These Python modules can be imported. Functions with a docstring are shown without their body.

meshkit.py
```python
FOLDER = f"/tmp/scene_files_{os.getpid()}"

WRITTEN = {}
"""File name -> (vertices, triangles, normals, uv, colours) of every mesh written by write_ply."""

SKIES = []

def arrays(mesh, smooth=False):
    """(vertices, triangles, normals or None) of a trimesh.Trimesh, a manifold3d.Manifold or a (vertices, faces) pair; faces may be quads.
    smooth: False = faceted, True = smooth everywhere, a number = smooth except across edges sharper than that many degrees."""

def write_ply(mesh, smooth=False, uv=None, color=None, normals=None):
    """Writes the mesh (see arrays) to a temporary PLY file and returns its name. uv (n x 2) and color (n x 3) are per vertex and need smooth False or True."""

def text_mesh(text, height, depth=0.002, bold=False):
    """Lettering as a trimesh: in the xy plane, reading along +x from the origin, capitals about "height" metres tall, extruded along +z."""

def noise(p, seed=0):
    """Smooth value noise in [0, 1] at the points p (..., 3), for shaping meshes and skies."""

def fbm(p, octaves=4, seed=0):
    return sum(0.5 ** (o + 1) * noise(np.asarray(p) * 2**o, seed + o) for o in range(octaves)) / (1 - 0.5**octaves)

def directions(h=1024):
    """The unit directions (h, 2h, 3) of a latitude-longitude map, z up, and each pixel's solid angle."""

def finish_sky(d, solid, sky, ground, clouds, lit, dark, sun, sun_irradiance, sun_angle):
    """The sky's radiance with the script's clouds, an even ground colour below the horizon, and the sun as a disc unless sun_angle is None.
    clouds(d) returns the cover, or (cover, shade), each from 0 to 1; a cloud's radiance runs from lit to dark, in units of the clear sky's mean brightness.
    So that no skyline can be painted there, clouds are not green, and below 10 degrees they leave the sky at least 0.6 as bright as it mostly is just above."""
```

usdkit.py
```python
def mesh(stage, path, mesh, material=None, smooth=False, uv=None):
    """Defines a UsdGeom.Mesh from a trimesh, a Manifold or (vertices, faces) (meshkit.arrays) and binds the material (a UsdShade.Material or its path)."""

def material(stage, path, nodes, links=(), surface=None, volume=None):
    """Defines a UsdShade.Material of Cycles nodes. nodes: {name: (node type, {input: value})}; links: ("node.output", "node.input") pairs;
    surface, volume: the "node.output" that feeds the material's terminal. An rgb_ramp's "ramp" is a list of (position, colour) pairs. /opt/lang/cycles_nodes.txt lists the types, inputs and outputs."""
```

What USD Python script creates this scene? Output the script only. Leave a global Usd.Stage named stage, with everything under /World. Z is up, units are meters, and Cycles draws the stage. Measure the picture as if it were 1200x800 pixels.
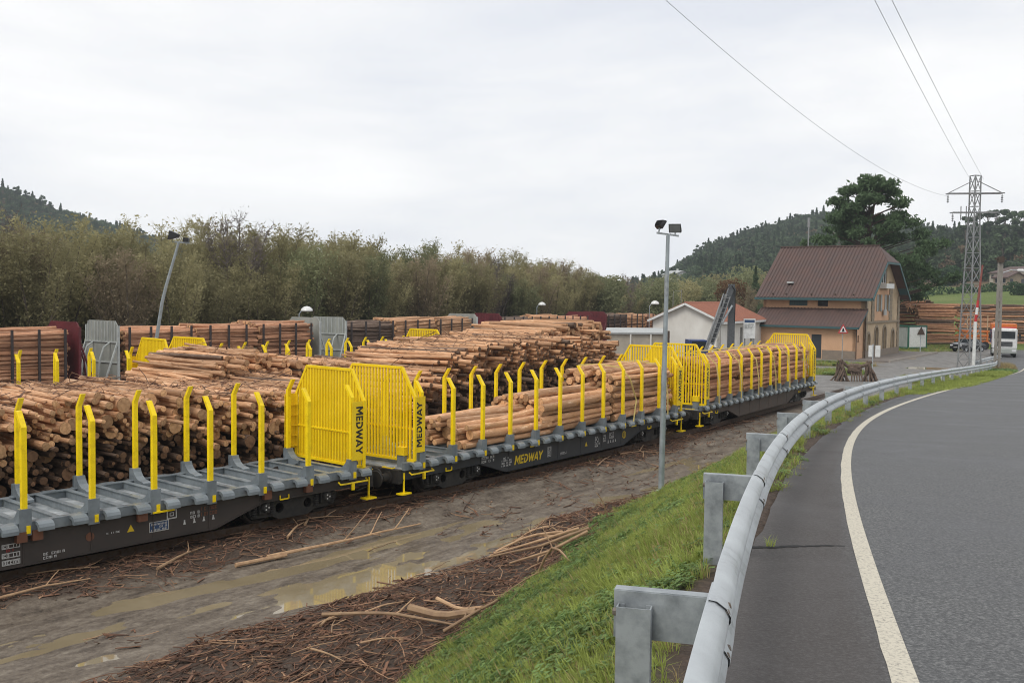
import math, sys
import numpy as np
import trimesh
import shapely
from shapely.geometry import Polygon, Point, LineString
from shapely import affinity
from scipy.interpolate import PchipInterpolator
import usdkit, meshkit
from meshkit import fbm, noise
from pxr import Usd, UsdGeom, UsdLux, UsdShade, Gf, Sdf, Vt

# ------------------------------------------------------------------ camera, sky, light
stage = Usd.Stage.CreateInMemory()
UsdGeom.SetStageUpAxis(stage, UsdGeom.Tokens.z)
UsdGeom.SetStageMetersPerUnit(stage, 1.0)
UsdGeom.Xform.Define(stage, '/World')
UsdGeom.Scope.Define(stage, '/World/Looks')

EYE = 6.0
PITCH, ROLL = .0477, .0128
EXPOSURE = 0.27
SKY_STRENGTH = 0.10
SUN_DIR = np.array([-0.35, -0.45, 0.82]); SUN_DIR /= np.linalg.norm(SUN_DIR)
cam = UsdGeom.Camera.Define(stage, '/World/camera')
_c, _s, _cr, _sr = math.cos(PITCH), math.sin(PITCH), math.cos(ROLL), math.sin(ROLL)
_X, _U, _F = np.array([1., 0, 0]), np.array([0, _s, _c]), np.array([0, _c, -_s])
_right, _up = _cr * _X + _sr * _U, -_sr * _X + _cr * _U
cam.AddTransformOp().Set(Gf.Matrix4d(*_right, 0, *_up, 0, *(-_F), 0, 0, 0, EYE, 1))
cam.CreateHorizontalApertureAttr(36.0)
cam.CreateVerticalApertureAttr(24.0)
cam.CreateFocalLengthAttr(35.0)
cam.CreateClippingRangeAttr(Gf.Vec2f(0.05, 20000.0))
cam.CreateExposureAttr(EXPOSURE)

elev = math.asin(SUN_DIR[2]); rot = math.atan2(SUN_DIR[0], SUN_DIR[1])
usdkit.material(stage, '/World/Looks/sky', {
    'sky': ('sky_texture', {'sky_type': 'single_scattering', 'sun_disc': False, 'sun_elevation': elev, 'sun_rotation': rot, 'aerosol_density': 2.0}),
    'tc': ('texture_coordinate', {}),
    'sep': ('separate_xyz', {}),
    'mp': ('mapping', {'scale': (1.1, 1.1, 4.5), 'location': (0.3, 0.7, 0.2)}),
    'n': ('noise_texture', {'scale': 2.0, 'detail': 6.0, 'roughness': 0.52, 'distortion': 0.3}),
    'n2': ('noise_texture', {'scale': 0.9, 'detail': 3.0}),
    'r': ('rgb_ramp', {'ramp': [(0.34, (6.7, 6.95, 7.5)), (0.46, (7.5, 7.65, 7.95)), (0.56, (8.2, 8.25, 8.35)), (0.68, (8.9, 8.9, 8.9))]}),
    'cov': ('rgb_ramp', {'ramp': [(0.0, (.90, .90, .90)), (0.5, (.97, .97, .97)), (1.0, (1, 1, 1))]}),
    'mix': ('mix', {'mix_type': 'mix'}),
    'bg': ('background_shader', {'strength': SKY_STRENGTH}),
}, [('tc.generated', 'mp.vector'), ('mp.vector', 'n.vector'), ('mp.vector', 'n2.vector'), ('n.fac', 'r.fac'), ('n2.fac', 'cov.fac'),
    ('cov.color', 'mix.fac'), ('sky.color', 'mix.color1'), ('r.color', 'mix.color2'), ('mix.color', 'bg.color')], surface='bg.background')
dome = UsdLux.DomeLight.Define(stage, '/World/sky')
dome.CreateIntensityAttr(1.0)
UsdShade.MaterialBindingAPI.Apply(dome.GetPrim()).Bind(UsdShade.Material.Get(stage, '/World/Looks/sky'))
dome.GetPrim().SetCustomDataByKey('kind', 'structure')
sun = UsdLux.DistantLight.Define(stage, '/World/sun')
sun.CreateIntensityAttr(0.40); sun.CreateAngleAttr(25.0); sun.CreateNormalizeAttr(True)
sun.CreateColorAttr(Gf.Vec3f(1.0, 0.97, 0.92))
_z = SUN_DIR; _x = np.cross([0, 0, 1.0], _z); _x /= np.linalg.norm(_x); _y = np.cross(_z, _x)
sun.AddTransformOp().Set(Gf.Matrix4d(*_x, 0, *_y, 0, *_z, 0, 0, 0, 50, 1))

# ------------------------------------------------------------------ helpers
PI = math.pi
used = {}
def numbered(parent, name):
    k = (parent, name); n = used.get(k, 0); used[k] = n + 1
    return f'{parent}/{name}' + (f'_{n:03d}' if n else '')

class MB:
    """collects shapes of one mesh"""
    def __init__(self): self.v, self.f, self.n = [], [], 0
    def add(self, v, f):
        v = np.asarray(v, float); f = np.asarray(f, int)
        if f.shape[1] == 4: f = np.vstack([f[:, [0, 1, 2]], f[:, [0, 2, 3]]])
        self.v.append(v); self.f.append(f + self.n); self.n += len(v); return self
    def tm(self, m): return self.add(m.vertices, m.faces)
    def box(self, c, s, rz=0.0):
        x, y, z = np.array(s) / 2
        v = np.array([[-x, -y, -z], [x, -y, -z], [x, y, -z], [-x, y, -z], [-x, -y, z], [x, -y, z], [x, y, z], [-x, y, z]])
        if rz: v = v @ np.array([[math.cos(rz), math.sin(rz), 0], [-math.sin(rz), math.cos(rz), 0], [0, 0, 1]])
        return self.add(v + np.array(c), BOXF)
    def bar(self, p, q, w, h, up=(0, 0, 1)):
        p, q = np.array(p, float), np.array(q, float); d = q - p; L = np.linalg.norm(d); d /= L
        up = np.array(up, float)
        if abs(d @ up) > .98: up = np.array([1., 0, 0])
        a = np.cross(d, up); a /= np.linalg.norm(a); b = np.cross(a, d)
        v = [e + sx * a * w / 2 + sz * b * h / 2 for e in (p, q) for sx, sz in ((-1, -1), (1, -1), (1, 1), (-1, 1))]
        return self.add(v, BOXF)
    def tube(self, pts, r, n=8, cap=True):
        pts = np.array(pts, float); k = len(pts); r = np.broadcast_to(r, (k,))
        t = np.gradient(pts, axis=0); t /= np.linalg.norm(t, axis=1, keepdims=True) + 1e-12
        ref = np.array([0, 0, 1.]) if abs(t[:, 2]).mean() < .85 else np.array([1., 0, 0])
        a = np.cross(t, ref); a /= np.linalg.norm(a, axis=1, keepdims=True) + 1e-12; b = np.cross(t, a)
        g = np.arange(n) * 2 * PI / n
        v = pts[:, None] + r[:, None, None] * (np.cos(g)[None, :, None] * a[:, None] + np.sin(g)[None, :, None] * b[:, None])
        i, j = np.meshgrid(np.arange(k - 1), np.arange(n), indexing='ij'); j2 = (j + 1) % n
        f = np.stack([i * n + j, (i + 1) * n + j, (i + 1) * n + j2, i * n + j2], -1).reshape(-1, 4)
        self.add(v.reshape(-1, 3), f)
        if cap:
            for e, o in ((0, 1), (k - 1, -1)):
                vv = np.vstack([v[e], pts[e]]); jj = np.arange(n)
                ff = np.stack([jj, (jj + 1) % n, np.full(n, n)], 1)
                self.add(vv, ff if o == 1 else ff[:, ::-1])
        return self
    def ext(self, poly, h, o=(0, 0, 0), ax=(1, 0, 0), ay=(0, 0, 1)):
        """polygon (u,v) -> o + u ax + v ay, extruded by h along ax x ay"""
        if not isinstance(poly, (Polygon, shapely.MultiPolygon)): poly = Polygon(poly)
        ax, ay = np.array(ax, float), np.array(ay, float); az = np.cross(ax, ay)
        for g in getattr(poly, 'geoms', [poly]):
            m = trimesh.creation.extrude_polygon(g, abs(h), engine='earcut'); v = np.array(m.vertices); f = np.array(m.faces)
            if h < 0: v[:, 2] = v[:, 2] - abs(h)
            self.add(np.array(o, float) + v[:, :1] * ax + v[:, 1:2] * ay + v[:, 2:] * az, f)
        return self
    def lathe(self, prof, o=(0, 0, 0), axis=(0, 0, 1), n=16):
        prof = np.array(prof, float); axis = np.array(axis, float); axis /= np.linalg.norm(axis)
        ref = np.array([1., 0, 0]) if abs(axis[0]) < .9 else np.array([0, 1., 0])
        a = np.cross(axis, ref); a /= np.linalg.norm(a); b = np.cross(axis, a); g = np.arange(n) * 2 * PI / n
        v = np.array(o, float) + prof[:, None, 1:2] * axis + prof[:, None, 0:1] * (np.cos(g)[None, :, None] * a + np.sin(g)[None, :, None] * b)
        k = len(prof); i, j = np.meshgrid(np.arange(k - 1), np.arange(n), indexing='ij'); j2 = (j + 1) % n
        return self.add(v.reshape(-1, 3), np.stack([i * n + j, i * n + j2, (i + 1) * n + j2, (i + 1) * n + j], -1).reshape(-1, 4))
    def grid(self, P):
        a, b = P.shape[:2]; i, j = np.meshgrid(np.arange(a - 1), np.arange(b - 1), indexing='ij')
        return self.add(P.reshape(-1, 3), np.stack([i * b + j, (i + 1) * b + j, (i + 1) * b + j + 1, i * b + j + 1], -1).reshape(-1, 4))
    def arrays(self): return np.vstack(self.v), np.vstack(self.f)
BOXF = np.array([[0, 3, 2, 1], [4, 5, 6, 7], [0, 1, 5, 4], [1, 2, 6, 5], [2, 3, 7, 6], [3, 0, 4, 7]])

def setdata(p, **k):
    for a, b in k.items():
        if b: p.SetCustomDataByKey(a, b)
def mesh_prim(path, mb, m, smooth=False):
    return usdkit.mesh(stage, path, mb.arrays() if isinstance(mb, MB) else mb, f'/World/Looks/{m}', smooth=smooth).GetPrim()
def thing(name, label, cat, loc=(0, 0, 0), rz=0.0, group=None):
    x = UsdGeom.Xform.Define(stage, numbered('/World', name))
    m = Gf.Matrix4d(1.0); m.SetRotate(Gf.Rotation(Gf.Vec3d(0, 0, 1), math.degrees(rz))); m.SetTranslateOnly(Gf.Vec3d(*map(float, loc)))
    x.AddTransformOp().Set(m); p = x.GetPrim(); setdata(p, label=label, category=cat, group=group); return p
def solo(name, mb, m, label=None, cat=None, group=None, kind=None, smooth=False):
    p = mesh_prim(numbered('/World', name), mb, m, smooth); setdata(p, label=label, category=cat, group=group, kind=kind); return p
def part(parent, name, mb, m, label=None, smooth=False, kind=None):
    p = mesh_prim(numbered(str(parent.GetPath()), name), mb, m, smooth); setdata(p, label=label, kind=kind); return p
def holder(parent, name, label=None):
    p = UsdGeom.Xform.Define(stage, numbered(str(parent.GetPath()), name)).GetPrim(); setdata(p, label=label); return p
def gm(M): return Gf.Matrix4d(*np.asarray(M, float).T.ravel().tolist())
def mat4(R=np.eye(3), t=(0, 0, 0), s=(1, 1, 1)):
    M = np.eye(4); M[:3, :3] = np.asarray(R) * np.asarray(s); M[:3, 3] = t; return M
def rotz(a): return np.array([[math.cos(a), -math.sin(a), 0], [math.sin(a), math.cos(a), 0], [0, 0, 1]])
def copy_of(src, M, label=None, group=None, cat=None):
    was = src.GetCustomData()
    x = UsdGeom.Xform.Define(stage, numbered('/World', src.GetName())); p = x.GetPrim()
    p.GetReferences().AddInternalReference(src.GetPath())
    x.ClearXformOpOrder(); x.MakeMatrixXform().Set(gm(M)); p.SetInstanceable(True)
    setdata(p, label=label or was.get('label'), category=cat or was.get('category'), group=group or was.get('group')); return p
def move(p, M): UsdGeom.Xformable(p).MakeMatrixXform().Set(gm(M))
def instancer(name, protos, idx, pos, quat, scale, label=None, cat=None, kind='stuff', parent='/World', group=None):
    """protos: list of (name, arrays, material); quat wxyz"""
    path = numbered(parent, name); pi = UsdGeom.PointInstancer.Define(stage, path); rel = pi.CreatePrototypesRel()
    for nm, mb, m in protos:
        q = numbered(path, nm)
        if isinstance(mb, list):
            UsdGeom.Xform.Define(stage, q)
            for nm2, mb2, m2 in mb: mesh_prim(q + '/' + nm2, mb2, m2)
        else: mesh_prim(q, mb, m)
        rel.AddTarget(q)
    pi.CreateProtoIndicesAttr(Vt.IntArray.FromNumpy(np.asarray(idx, np.int32)))
    pi.CreatePositionsAttr(Vt.Vec3fArray.FromNumpy(np.asarray(pos, np.float32)))
    quat = np.asarray(quat, float); quat /= np.linalg.norm(quat, axis=1, keepdims=True)
    pi.CreateOrientationsAttr(Vt.QuathArray([Gf.Quath(float(q[0]), float(q[1]), float(q[2]), float(q[3])) for q in quat]))
    sc = np.asarray(scale, np.float32); sc = np.repeat(sc[:, None], 3, 1) if sc.ndim == 1 else sc
    pi.CreateScalesAttr(Vt.Vec3fArray.FromNumpy(np.ascontiguousarray(sc)))
    setdata(pi.GetPrim(), label=label, category=cat, kind=kind, group=group); return pi.GetPrim()
def qz(a): a = np.asarray(a); return np.stack([np.cos(a / 2), 0 * a, 0 * a, np.sin(a / 2)], -1)
def qmul(a, b):
    w1, x1, y1, z1 = a.T; w2, x2, y2, z2 = b.T
    return np.stack([w1*w2-x1*x2-y1*y2-z1*z2, w1*x2+x1*w2+y1*z2-z1*y2, w1*y2-x1*z2+y1*w2+z1*x2, w1*z2+x1*y2-y1*x2+z1*w2], -1)
def qax(ax, a):
    a = np.asarray(a); ax = np.asarray(ax, float); return np.concatenate([np.cos(a / 2)[:, None], np.sin(a / 2)[:, None] * ax], 1)

# ------------------------------------------------------------------ materials
def mat(name, col, rough=.6, metal=0., var=.25, scale=3., col2=None, bump=.0, bscale=40., spec=.5, rnd=0., coat=0., coords='position', rvar=0.15, detail=6., stretch=(1, 1, 1), thr=(.3, .7)):
    col = np.array(col, float); c2 = np.array(col2 if col2 is not None else col * (1 - var), float)
    nodes = {'g': ('geometry', {}), 'tc': ('texture_coordinate', {}), 'mp': ('mapping', {'scale': stretch}), 'n': ('noise_texture', {'scale': scale, 'detail': detail, 'roughness': .62}),
             'r': ('rgb_ramp', {'ramp': [(thr[0], c2), (thr[1], col)]}),
             'p': ('principled_bsdf', {'metallic': metal, 'roughness': rough, 'specular_ior_level': spec, 'coat_weight': coat}),
             'rr': ('map_range', {'from_min': .3, 'from_max': .7, 'to_min': max(rough - rvar, .03), 'to_max': min(rough + rvar, 1.)})}
    links = [('g.position' if coords == 'position' else 'tc.object', 'mp.vector'), ('mp.vector', 'n.vector'), ('n.fac', 'r.fac'), ('n.fac', 'rr.value'), ('rr.result', 'p.roughness')]
    src = 'r.color'
    if rnd:
        nodes['oi'] = ('object_info', {}); nodes['mr'] = ('map_range', {'from_min': 0., 'from_max': 1., 'to_min': 1 - rnd, 'to_max': 1 + rnd}); nodes['h'] = ('hsv', {})
        links += [('oi.random', 'mr.value'), ('mr.result', 'h.value'), (src, 'h.color')]; src = 'h.color'
    links.append((src, 'p.base_color'))
    if bump:
        nodes['bn'] = ('noise_texture', {'scale': bscale, 'detail': 5., 'roughness': .65}); nodes['b'] = ('bump', {'strength': min(bump, 1.), 'distance': .02})
        links += [('mp.vector', 'bn.vector'), ('bn.fac', 'b.height'), ('b.normal', 'p.normal')]
    usdkit.material(stage, f'/World/Looks/{name}', nodes, links, surface='p.BSDF'); return name

mat('yellow_paint', (.90, .645, .003), .42, col2=(.66, .44, .015), scale=4.5, thr=(.26, .50), spec=.4)
mat('yellow_bar', (.90, .64, .003), .42, col2=(.80, .55, .006), scale=1.5, spec=.4)
mat('yellow_plate', (.88, .62, .003), .45, col2=(.74, .50, .01), scale=2.2)
mat('wagon_grey', (.20, .228, .245), .28, col2=(.125, .145, .158), scale=2.0, bump=.1, spec=.5)
mat('deck_grey', (.44, .46, .47), .24, col2=(.22, .24, .25), scale=2.5, bump=.15, bscale=20, spec=.6)
mat('beam_brown', (.05, .038, .032), .6, col2=(.028, .024, .023), scale=1.6, stretch=(1, 1, 2), bump=.1)
mat('beam_dark', (.03, .033, .037), .5, col2=(.018, .020, .022), scale=1.6, bump=.1)
mat('beam_rust', (.10, .075, .058), .7, col2=(.05, .038, .032), scale=2.5, bump=.1)
mat('bogie_black', (.014, .014, .014), .65, col2=(.03, .026, .022), scale=5, bump=.2)
mat('wheel_steel', (.02, .018, .017), .5, col2=(.04, .03, .024), scale=6)
mat('rail_steel', (.12, .10, .09), .4, metal=.6, col2=(.10, .055, .03), scale=8)
mat('sleeper', (.11, .09, .07), .85, scale=4, bump=.3)
mat('rust_box', (.16, .065, .035), .7, scale=8)
mat('lettering_black', (.012, .012, .012), .5, var=.1)
mat('lettering_white', (.55, .55, .54), .6, col2=(.35, .34, .33), scale=15)
mat('lettering_yellow', (.72, .50, .01), .5, col2=(.5, .35, .02), scale=8)
mat('marking_red', (.28, .035, .03), .6)
mat('blue_mark', (.03, .07, .16), .6)
mat('strap', (.62, .50, .18), .6)
mat('galvanised', (.52, .55, .56), .42, metal=.4, col2=(.36, .385, .40), scale=3.5, bump=.03, spec=.5, detail=8)
mat('galvanised_dull', (.36, .385, .395), .5, metal=.4, col2=(.23, .25, .265), scale=9, bump=.06, spec=.5, thr=(.35, .6))
mat('bolt_steel', (.22, .20, .18), .5, metal=.6, col2=(.13, .09, .06), scale=30)
mat('lamp_steel', (.36, .40, .42), .45, metal=.4, col2=(.26, .29, .31), scale=4)
mat('lamp_black', (.012, .012, .013), .4)
mat('lamp_glass', (.25, .27, .28), .12, metal=.3)
mat('lamp_white', (.75, .75, .73), .35)
mat('red_board', (.13, .015, .02), .6, col2=(.075, .012, .016), scale=2)
mat('grey_board', (.33, .335, .30), .6, col2=(.2, .21, .19), scale=1.2, stretch=(1, 1, .4))
mat('grey_frame', (.46, .48, .46), .5, col2=(.32, .34, .33))
mat('old_wagon', (.055, .04, .038), .75, col2=(.028, .024, .024), scale=3)
mat('asphalt_wet', (.09, .09, .092), .35)
mat('wire_dark', (.22, .22, .23), .5)
mat('steel_grey', (.30, .32, .33), .5, metal=.3, col2=(.21, .2, .19), scale=5)
mat('steel_rust', (.26, .075, .055), .7, col2=(.17, .055, .045), scale=4)
mat('red_paint', (.50, .03, .03), .5)
mat('white_paint', (.72, .72, .70), .5, col2=(.56, .56, .54), scale=5)
mat('concrete_pole', (.30, .275, .24), .8, col2=(.2, .18, .155), scale=3, stretch=(1, 1, .3))
mat('render_white', (.70, .68, .63), .85, col2=(.56, .53, .48), scale=.8, stretch=(1, 1, .5), bump=.1)
mat('render_beige', (.46, .41, .33), .85, col2=(.34, .30, .24), scale=1.2)
mat('render_orange', (.60, .37, .225), .85, col2=(.48, .285, .165), scale=.6, bump=.1)
mat('stone', (.29, .235, .16), .85, col2=(.19, .15, .105), scale=2.5, bump=.3, bscale=10)
mat('stone_pale', (.52, .40, .26), .85, col2=(.36, .265, .16), scale=1., bump=.2)
mat('stone_base', (.24, .19, .145), .9, col2=(.17, .14, .11), scale=2.5, bump=.3)
mat('roof_brown', (.115, .066, .054), .75, col2=(.055, .036, .032), scale=1.0, thr=(.25, .75), bump=.1)
mat('roof_red', (.38, .16, .10), .85, col2=(.24, .10, .065), scale=2.2, bump=.2, thr=(.25, .75))
mat('roof_grey', (.42, .43, .42), .6, col2=(.30, .31, .30), scale=1.5)
mat('teal_trim', (.035, .095, .10), .55, col2=(.025, .065, .07))
mat('dark_door', (.028, .036, .042), .5)
mat('dark_glass', (.02, .024, .028), .08, spec=.6)
mat('window_frame', (.45, .43, .38), .6)
mat('window_brown', (.10, .055, .035), .6)
mat('dark_wood', (.07, .045, .03), .8)
mat('container_grey', (.33, .35, .33), .6, col2=(.25, .27, .25), scale=1)
mat('green_trim', (.02, .11, .07), .5)
mat('car_dark', (.022, .024, .028), .25, coat=.6)
mat('truck_white', (.72, .72, .71), .3, coat=.4)
mat('truck_blue', (.02, .045, .15), .5)
mat('truck_orange', (.60, .15, .02), .55)
mat('rubber', (.012, .012, .012), .85)
mat('crane_grey', (.05, .055, .06), .5, col2=(.10, .105, .11), scale=8)
mat('headlight', (.7, .7, .72), .1)
mat('bark_stick', (.44, .29, .165), .75, col2=(.25, .145, .08), coords='object', scale=5, bump=.2, rnd=.3)
mat('chip_brown', (.19, .095, .055), .85, col2=(.065, .034, .022), coords='position', scale=2.5, rnd=.5, thr=(.3, .7))
mat('chip_pale', (.36, .22, .13), .8, col2=(.2, .11, .06), scale=6, rnd=.35)
mat('root_wood', (.15, .105, .075), .9, col2=(.06, .04, .03), scale=6, bump=.3)
mat('trunk_bark', (.16, .13, .10), .9, col2=(.055, .042, .03), scale=8, bump=.3)
mat('pine_bark', (.085, .055, .04), .9, col2=(.045, .03, .022), scale=5, bump=.3)
mat('line_paint', (.52, .48, .39), .8, col2=(.24, .22, .19), scale=42, bump=.1, thr=(.34, .50), detail=8)
mat('kerb_stone', (.34, .30, .26), .85, scale=3)
mat('paving', (.20, .175, .155), .6, col2=(.12, .10, .09), scale=1.2)

def leaf_mat(name, c1, c2, c3, trans=.25, rnd=.25):
    usdkit.material(stage, f'/World/Looks/{name}', {
        'g': ('geometry', {}), 'oi': ('object_info', {}), 'n': ('noise_texture', {'scale': .55, 'detail': 3.}),
        'a': ('math', {'math_type': 'multiply', 'value2': .5}), 'b': ('math', {'math_type': 'multiply', 'value2': .5}), 'sum': ('math', {'math_type': 'add'}),
        'r': ('rgb_ramp', {'ramp': [(.15, c1), (.5, c2), (.85, c3)]}),
        'mr': ('map_range', {'to_min': 1 - rnd, 'to_max': 1 + rnd}), 'h': ('hsv', {}),
        'd': ('principled_bsdf', {'roughness': .65, 'specular_ior_level': .25}), 't': ('translucent_bsdf', {}), 'm': ('mix_closure', {'fac': trans})},
        [('g.position', 'n.vector'), ('g.random_per_island', 'a.value1'), ('n.fac', 'b.value1'), ('a.value', 'sum.value1'), ('b.value', 'sum.value2'), ('sum.value', 'r.fac'),
         ('oi.random', 'mr.value'), ('mr.result', 'h.value'), ('r.color', 'h.color'), ('h.color', 'd.base_color'), ('h.color', 't.color'), ('d.BSDF', 'm.closure1'), ('t.BSDF', 'm.closure2')], surface='m.closure')
leaf_mat('grass_blade', (.22, .26, .06), (.38, .44, .115), (.54, .55, .21), .4)
leaf_mat('clover_leaf', (.13, .20, .065), (.23, .34, .105), (.34, .45, .15), .34)
leaf_mat('dry_grass', (.26, .20, .09), (.38, .31, .15), (.48, .41, .22), .25)
leaf_mat('willow_olive', (.24, .215, .11), (.36, .33, .165), (.48, .44, .235), .42, .22)
leaf_mat('willow_brown', (.22, .175, .11), (.33, .265, .17), (.44, .36, .24), .4, .22)
leaf_mat('willow_green', (.18, .19, .095), (.28, .295, .15), (.39, .40, .20), .42, .22)
leaf_mat('birch_grey', (.12, .10, .09), (.18, .15, .13), (.24, .20, .18), .2, .2)
leaf_mat('rust_leaf', (.12, .06, .025), (.19, .10, .04), (.26, .15, .06), .3)
leaf_mat('pine_needle', (.045, .075, .032), (.08, .125, .052), (.13, .18, .078), .25, .2)
leaf_mat('wood_green', (.05, .075, .036), (.085, .12, .055), (.13, .16, .075), .25, .35)
leaf_mat('wood_brown', (.11, .08, .048), (.17, .125, .07), (.24, .175, .095), .25, .3)
leaf_mat('hedge_leaf', (.025, .055, .02), (.045, .09, .03), (.08, .14, .04), .2, .2)

# logs: bark streaked along its length, cut ends with rings
def log_mat(name, dark, mid, pale):
    usdkit.material(stage, f'/World/Looks/{name}', {
        'tc': ('texture_coordinate', {}), 'oi': ('object_info', {}), 'cx': ('combine_xyz', {}), 'mu': ('math', {'math_type': 'multiply', 'value2': 91.}), 'mp': ('mapping', {'scale': (7., 1.2, 1.2)}), 'ad': ('vector_math', {'math_type': 'add'}),
        'n': ('noise_texture', {'scale': 1.6, 'detail': 7., 'roughness': .68}), 'r': ('rgb_ramp', {'ramp': [(.30, dark), (.43, mid), (.54, mid), (.66, pale)]}),
        'mr': ('map_range', {'to_min': .62, 'to_max': 1.25}), 'h': ('hsv', {'saturation': 1.0}), 'p': ('principled_bsdf', {'roughness': .7, 'specular_ior_level': .3}),
        'bn': ('noise_texture', {'scale': 4., 'detail': 5.}), 'b': ('bump', {'strength': .5, 'distance': .012})},
        [('tc.object', 'mp.vector'), ('oi.random', 'mu.value1'), ('mu.value', 'cx.x'), ('mu.value', 'cx.y'), ('mp.vector', 'ad.vector1'), ('cx.vector', 'ad.vector2'), ('ad.vector', 'n.vector'), ('n.fac', 'r.fac'),
         ('oi.random', 'mr.value'), ('mr.result', 'h.value'), ('r.color', 'h.color'), ('h.color', 'p.base_color'), ('ad.vector', 'bn.vector'), ('bn.fac', 'b.height'), ('b.normal', 'p.normal')], surface='p.BSDF')
log_mat('log_bark', (.15, .07, .034), (.50, .275, .145), (.76, .53, .34))
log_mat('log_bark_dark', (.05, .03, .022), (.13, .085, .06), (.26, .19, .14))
log_mat('log_bark_red', (.13, .055, .03), (.45, .225, .125), (.68, .43, .27))
def end_mat(name, c1, c2, lo=.6):
    usdkit.material(stage, f'/World/Looks/{name}', {
        'tc': ('texture_coordinate', {}), 'oi': ('object_info', {}), 'w': ('wave_texture', {'wave_type': 'rings', 'rings_direction': 'x', 'scale': 2.2, 'distortion': 1.5}), 'n': ('noise_texture', {'scale': 1.7, 'detail': 4.}),
        'm': ('mix', {'mix_type': 'mix', 'color1': c2, 'color2': c1}), 'm2': ('mix', {'mix_type': 'multiply', 'fac': .75}), 'r': ('rgb_ramp', {'ramp': [(.3, (.5, .4, .33)), (.6, (1, 1, 1))]}),
        'mr': ('map_range', {'to_min': lo, 'to_max': 1.2}), 'h': ('hsv', {}), 'p': ('principled_bsdf', {'roughness': .85})},
        [('tc.object', 'w.vector'), ('tc.object', 'n.vector'), ('w.fac', 'm.fac'), ('n.fac', 'r.fac'), ('m.color', 'm2.color1'), ('r.color', 'm2.color2'), ('oi.random', 'mr.value'), ('mr.result', 'h.value'), ('m2.color', 'h.color'), ('h.color', 'p.base_color')], surface='p.BSDF')
end_mat('log_end', (.80, .50, .27), (.56, .31, .15), .45)
end_mat('log_end_dark', (.27, .155, .085), (.16, .085, .045), .35)

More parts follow.
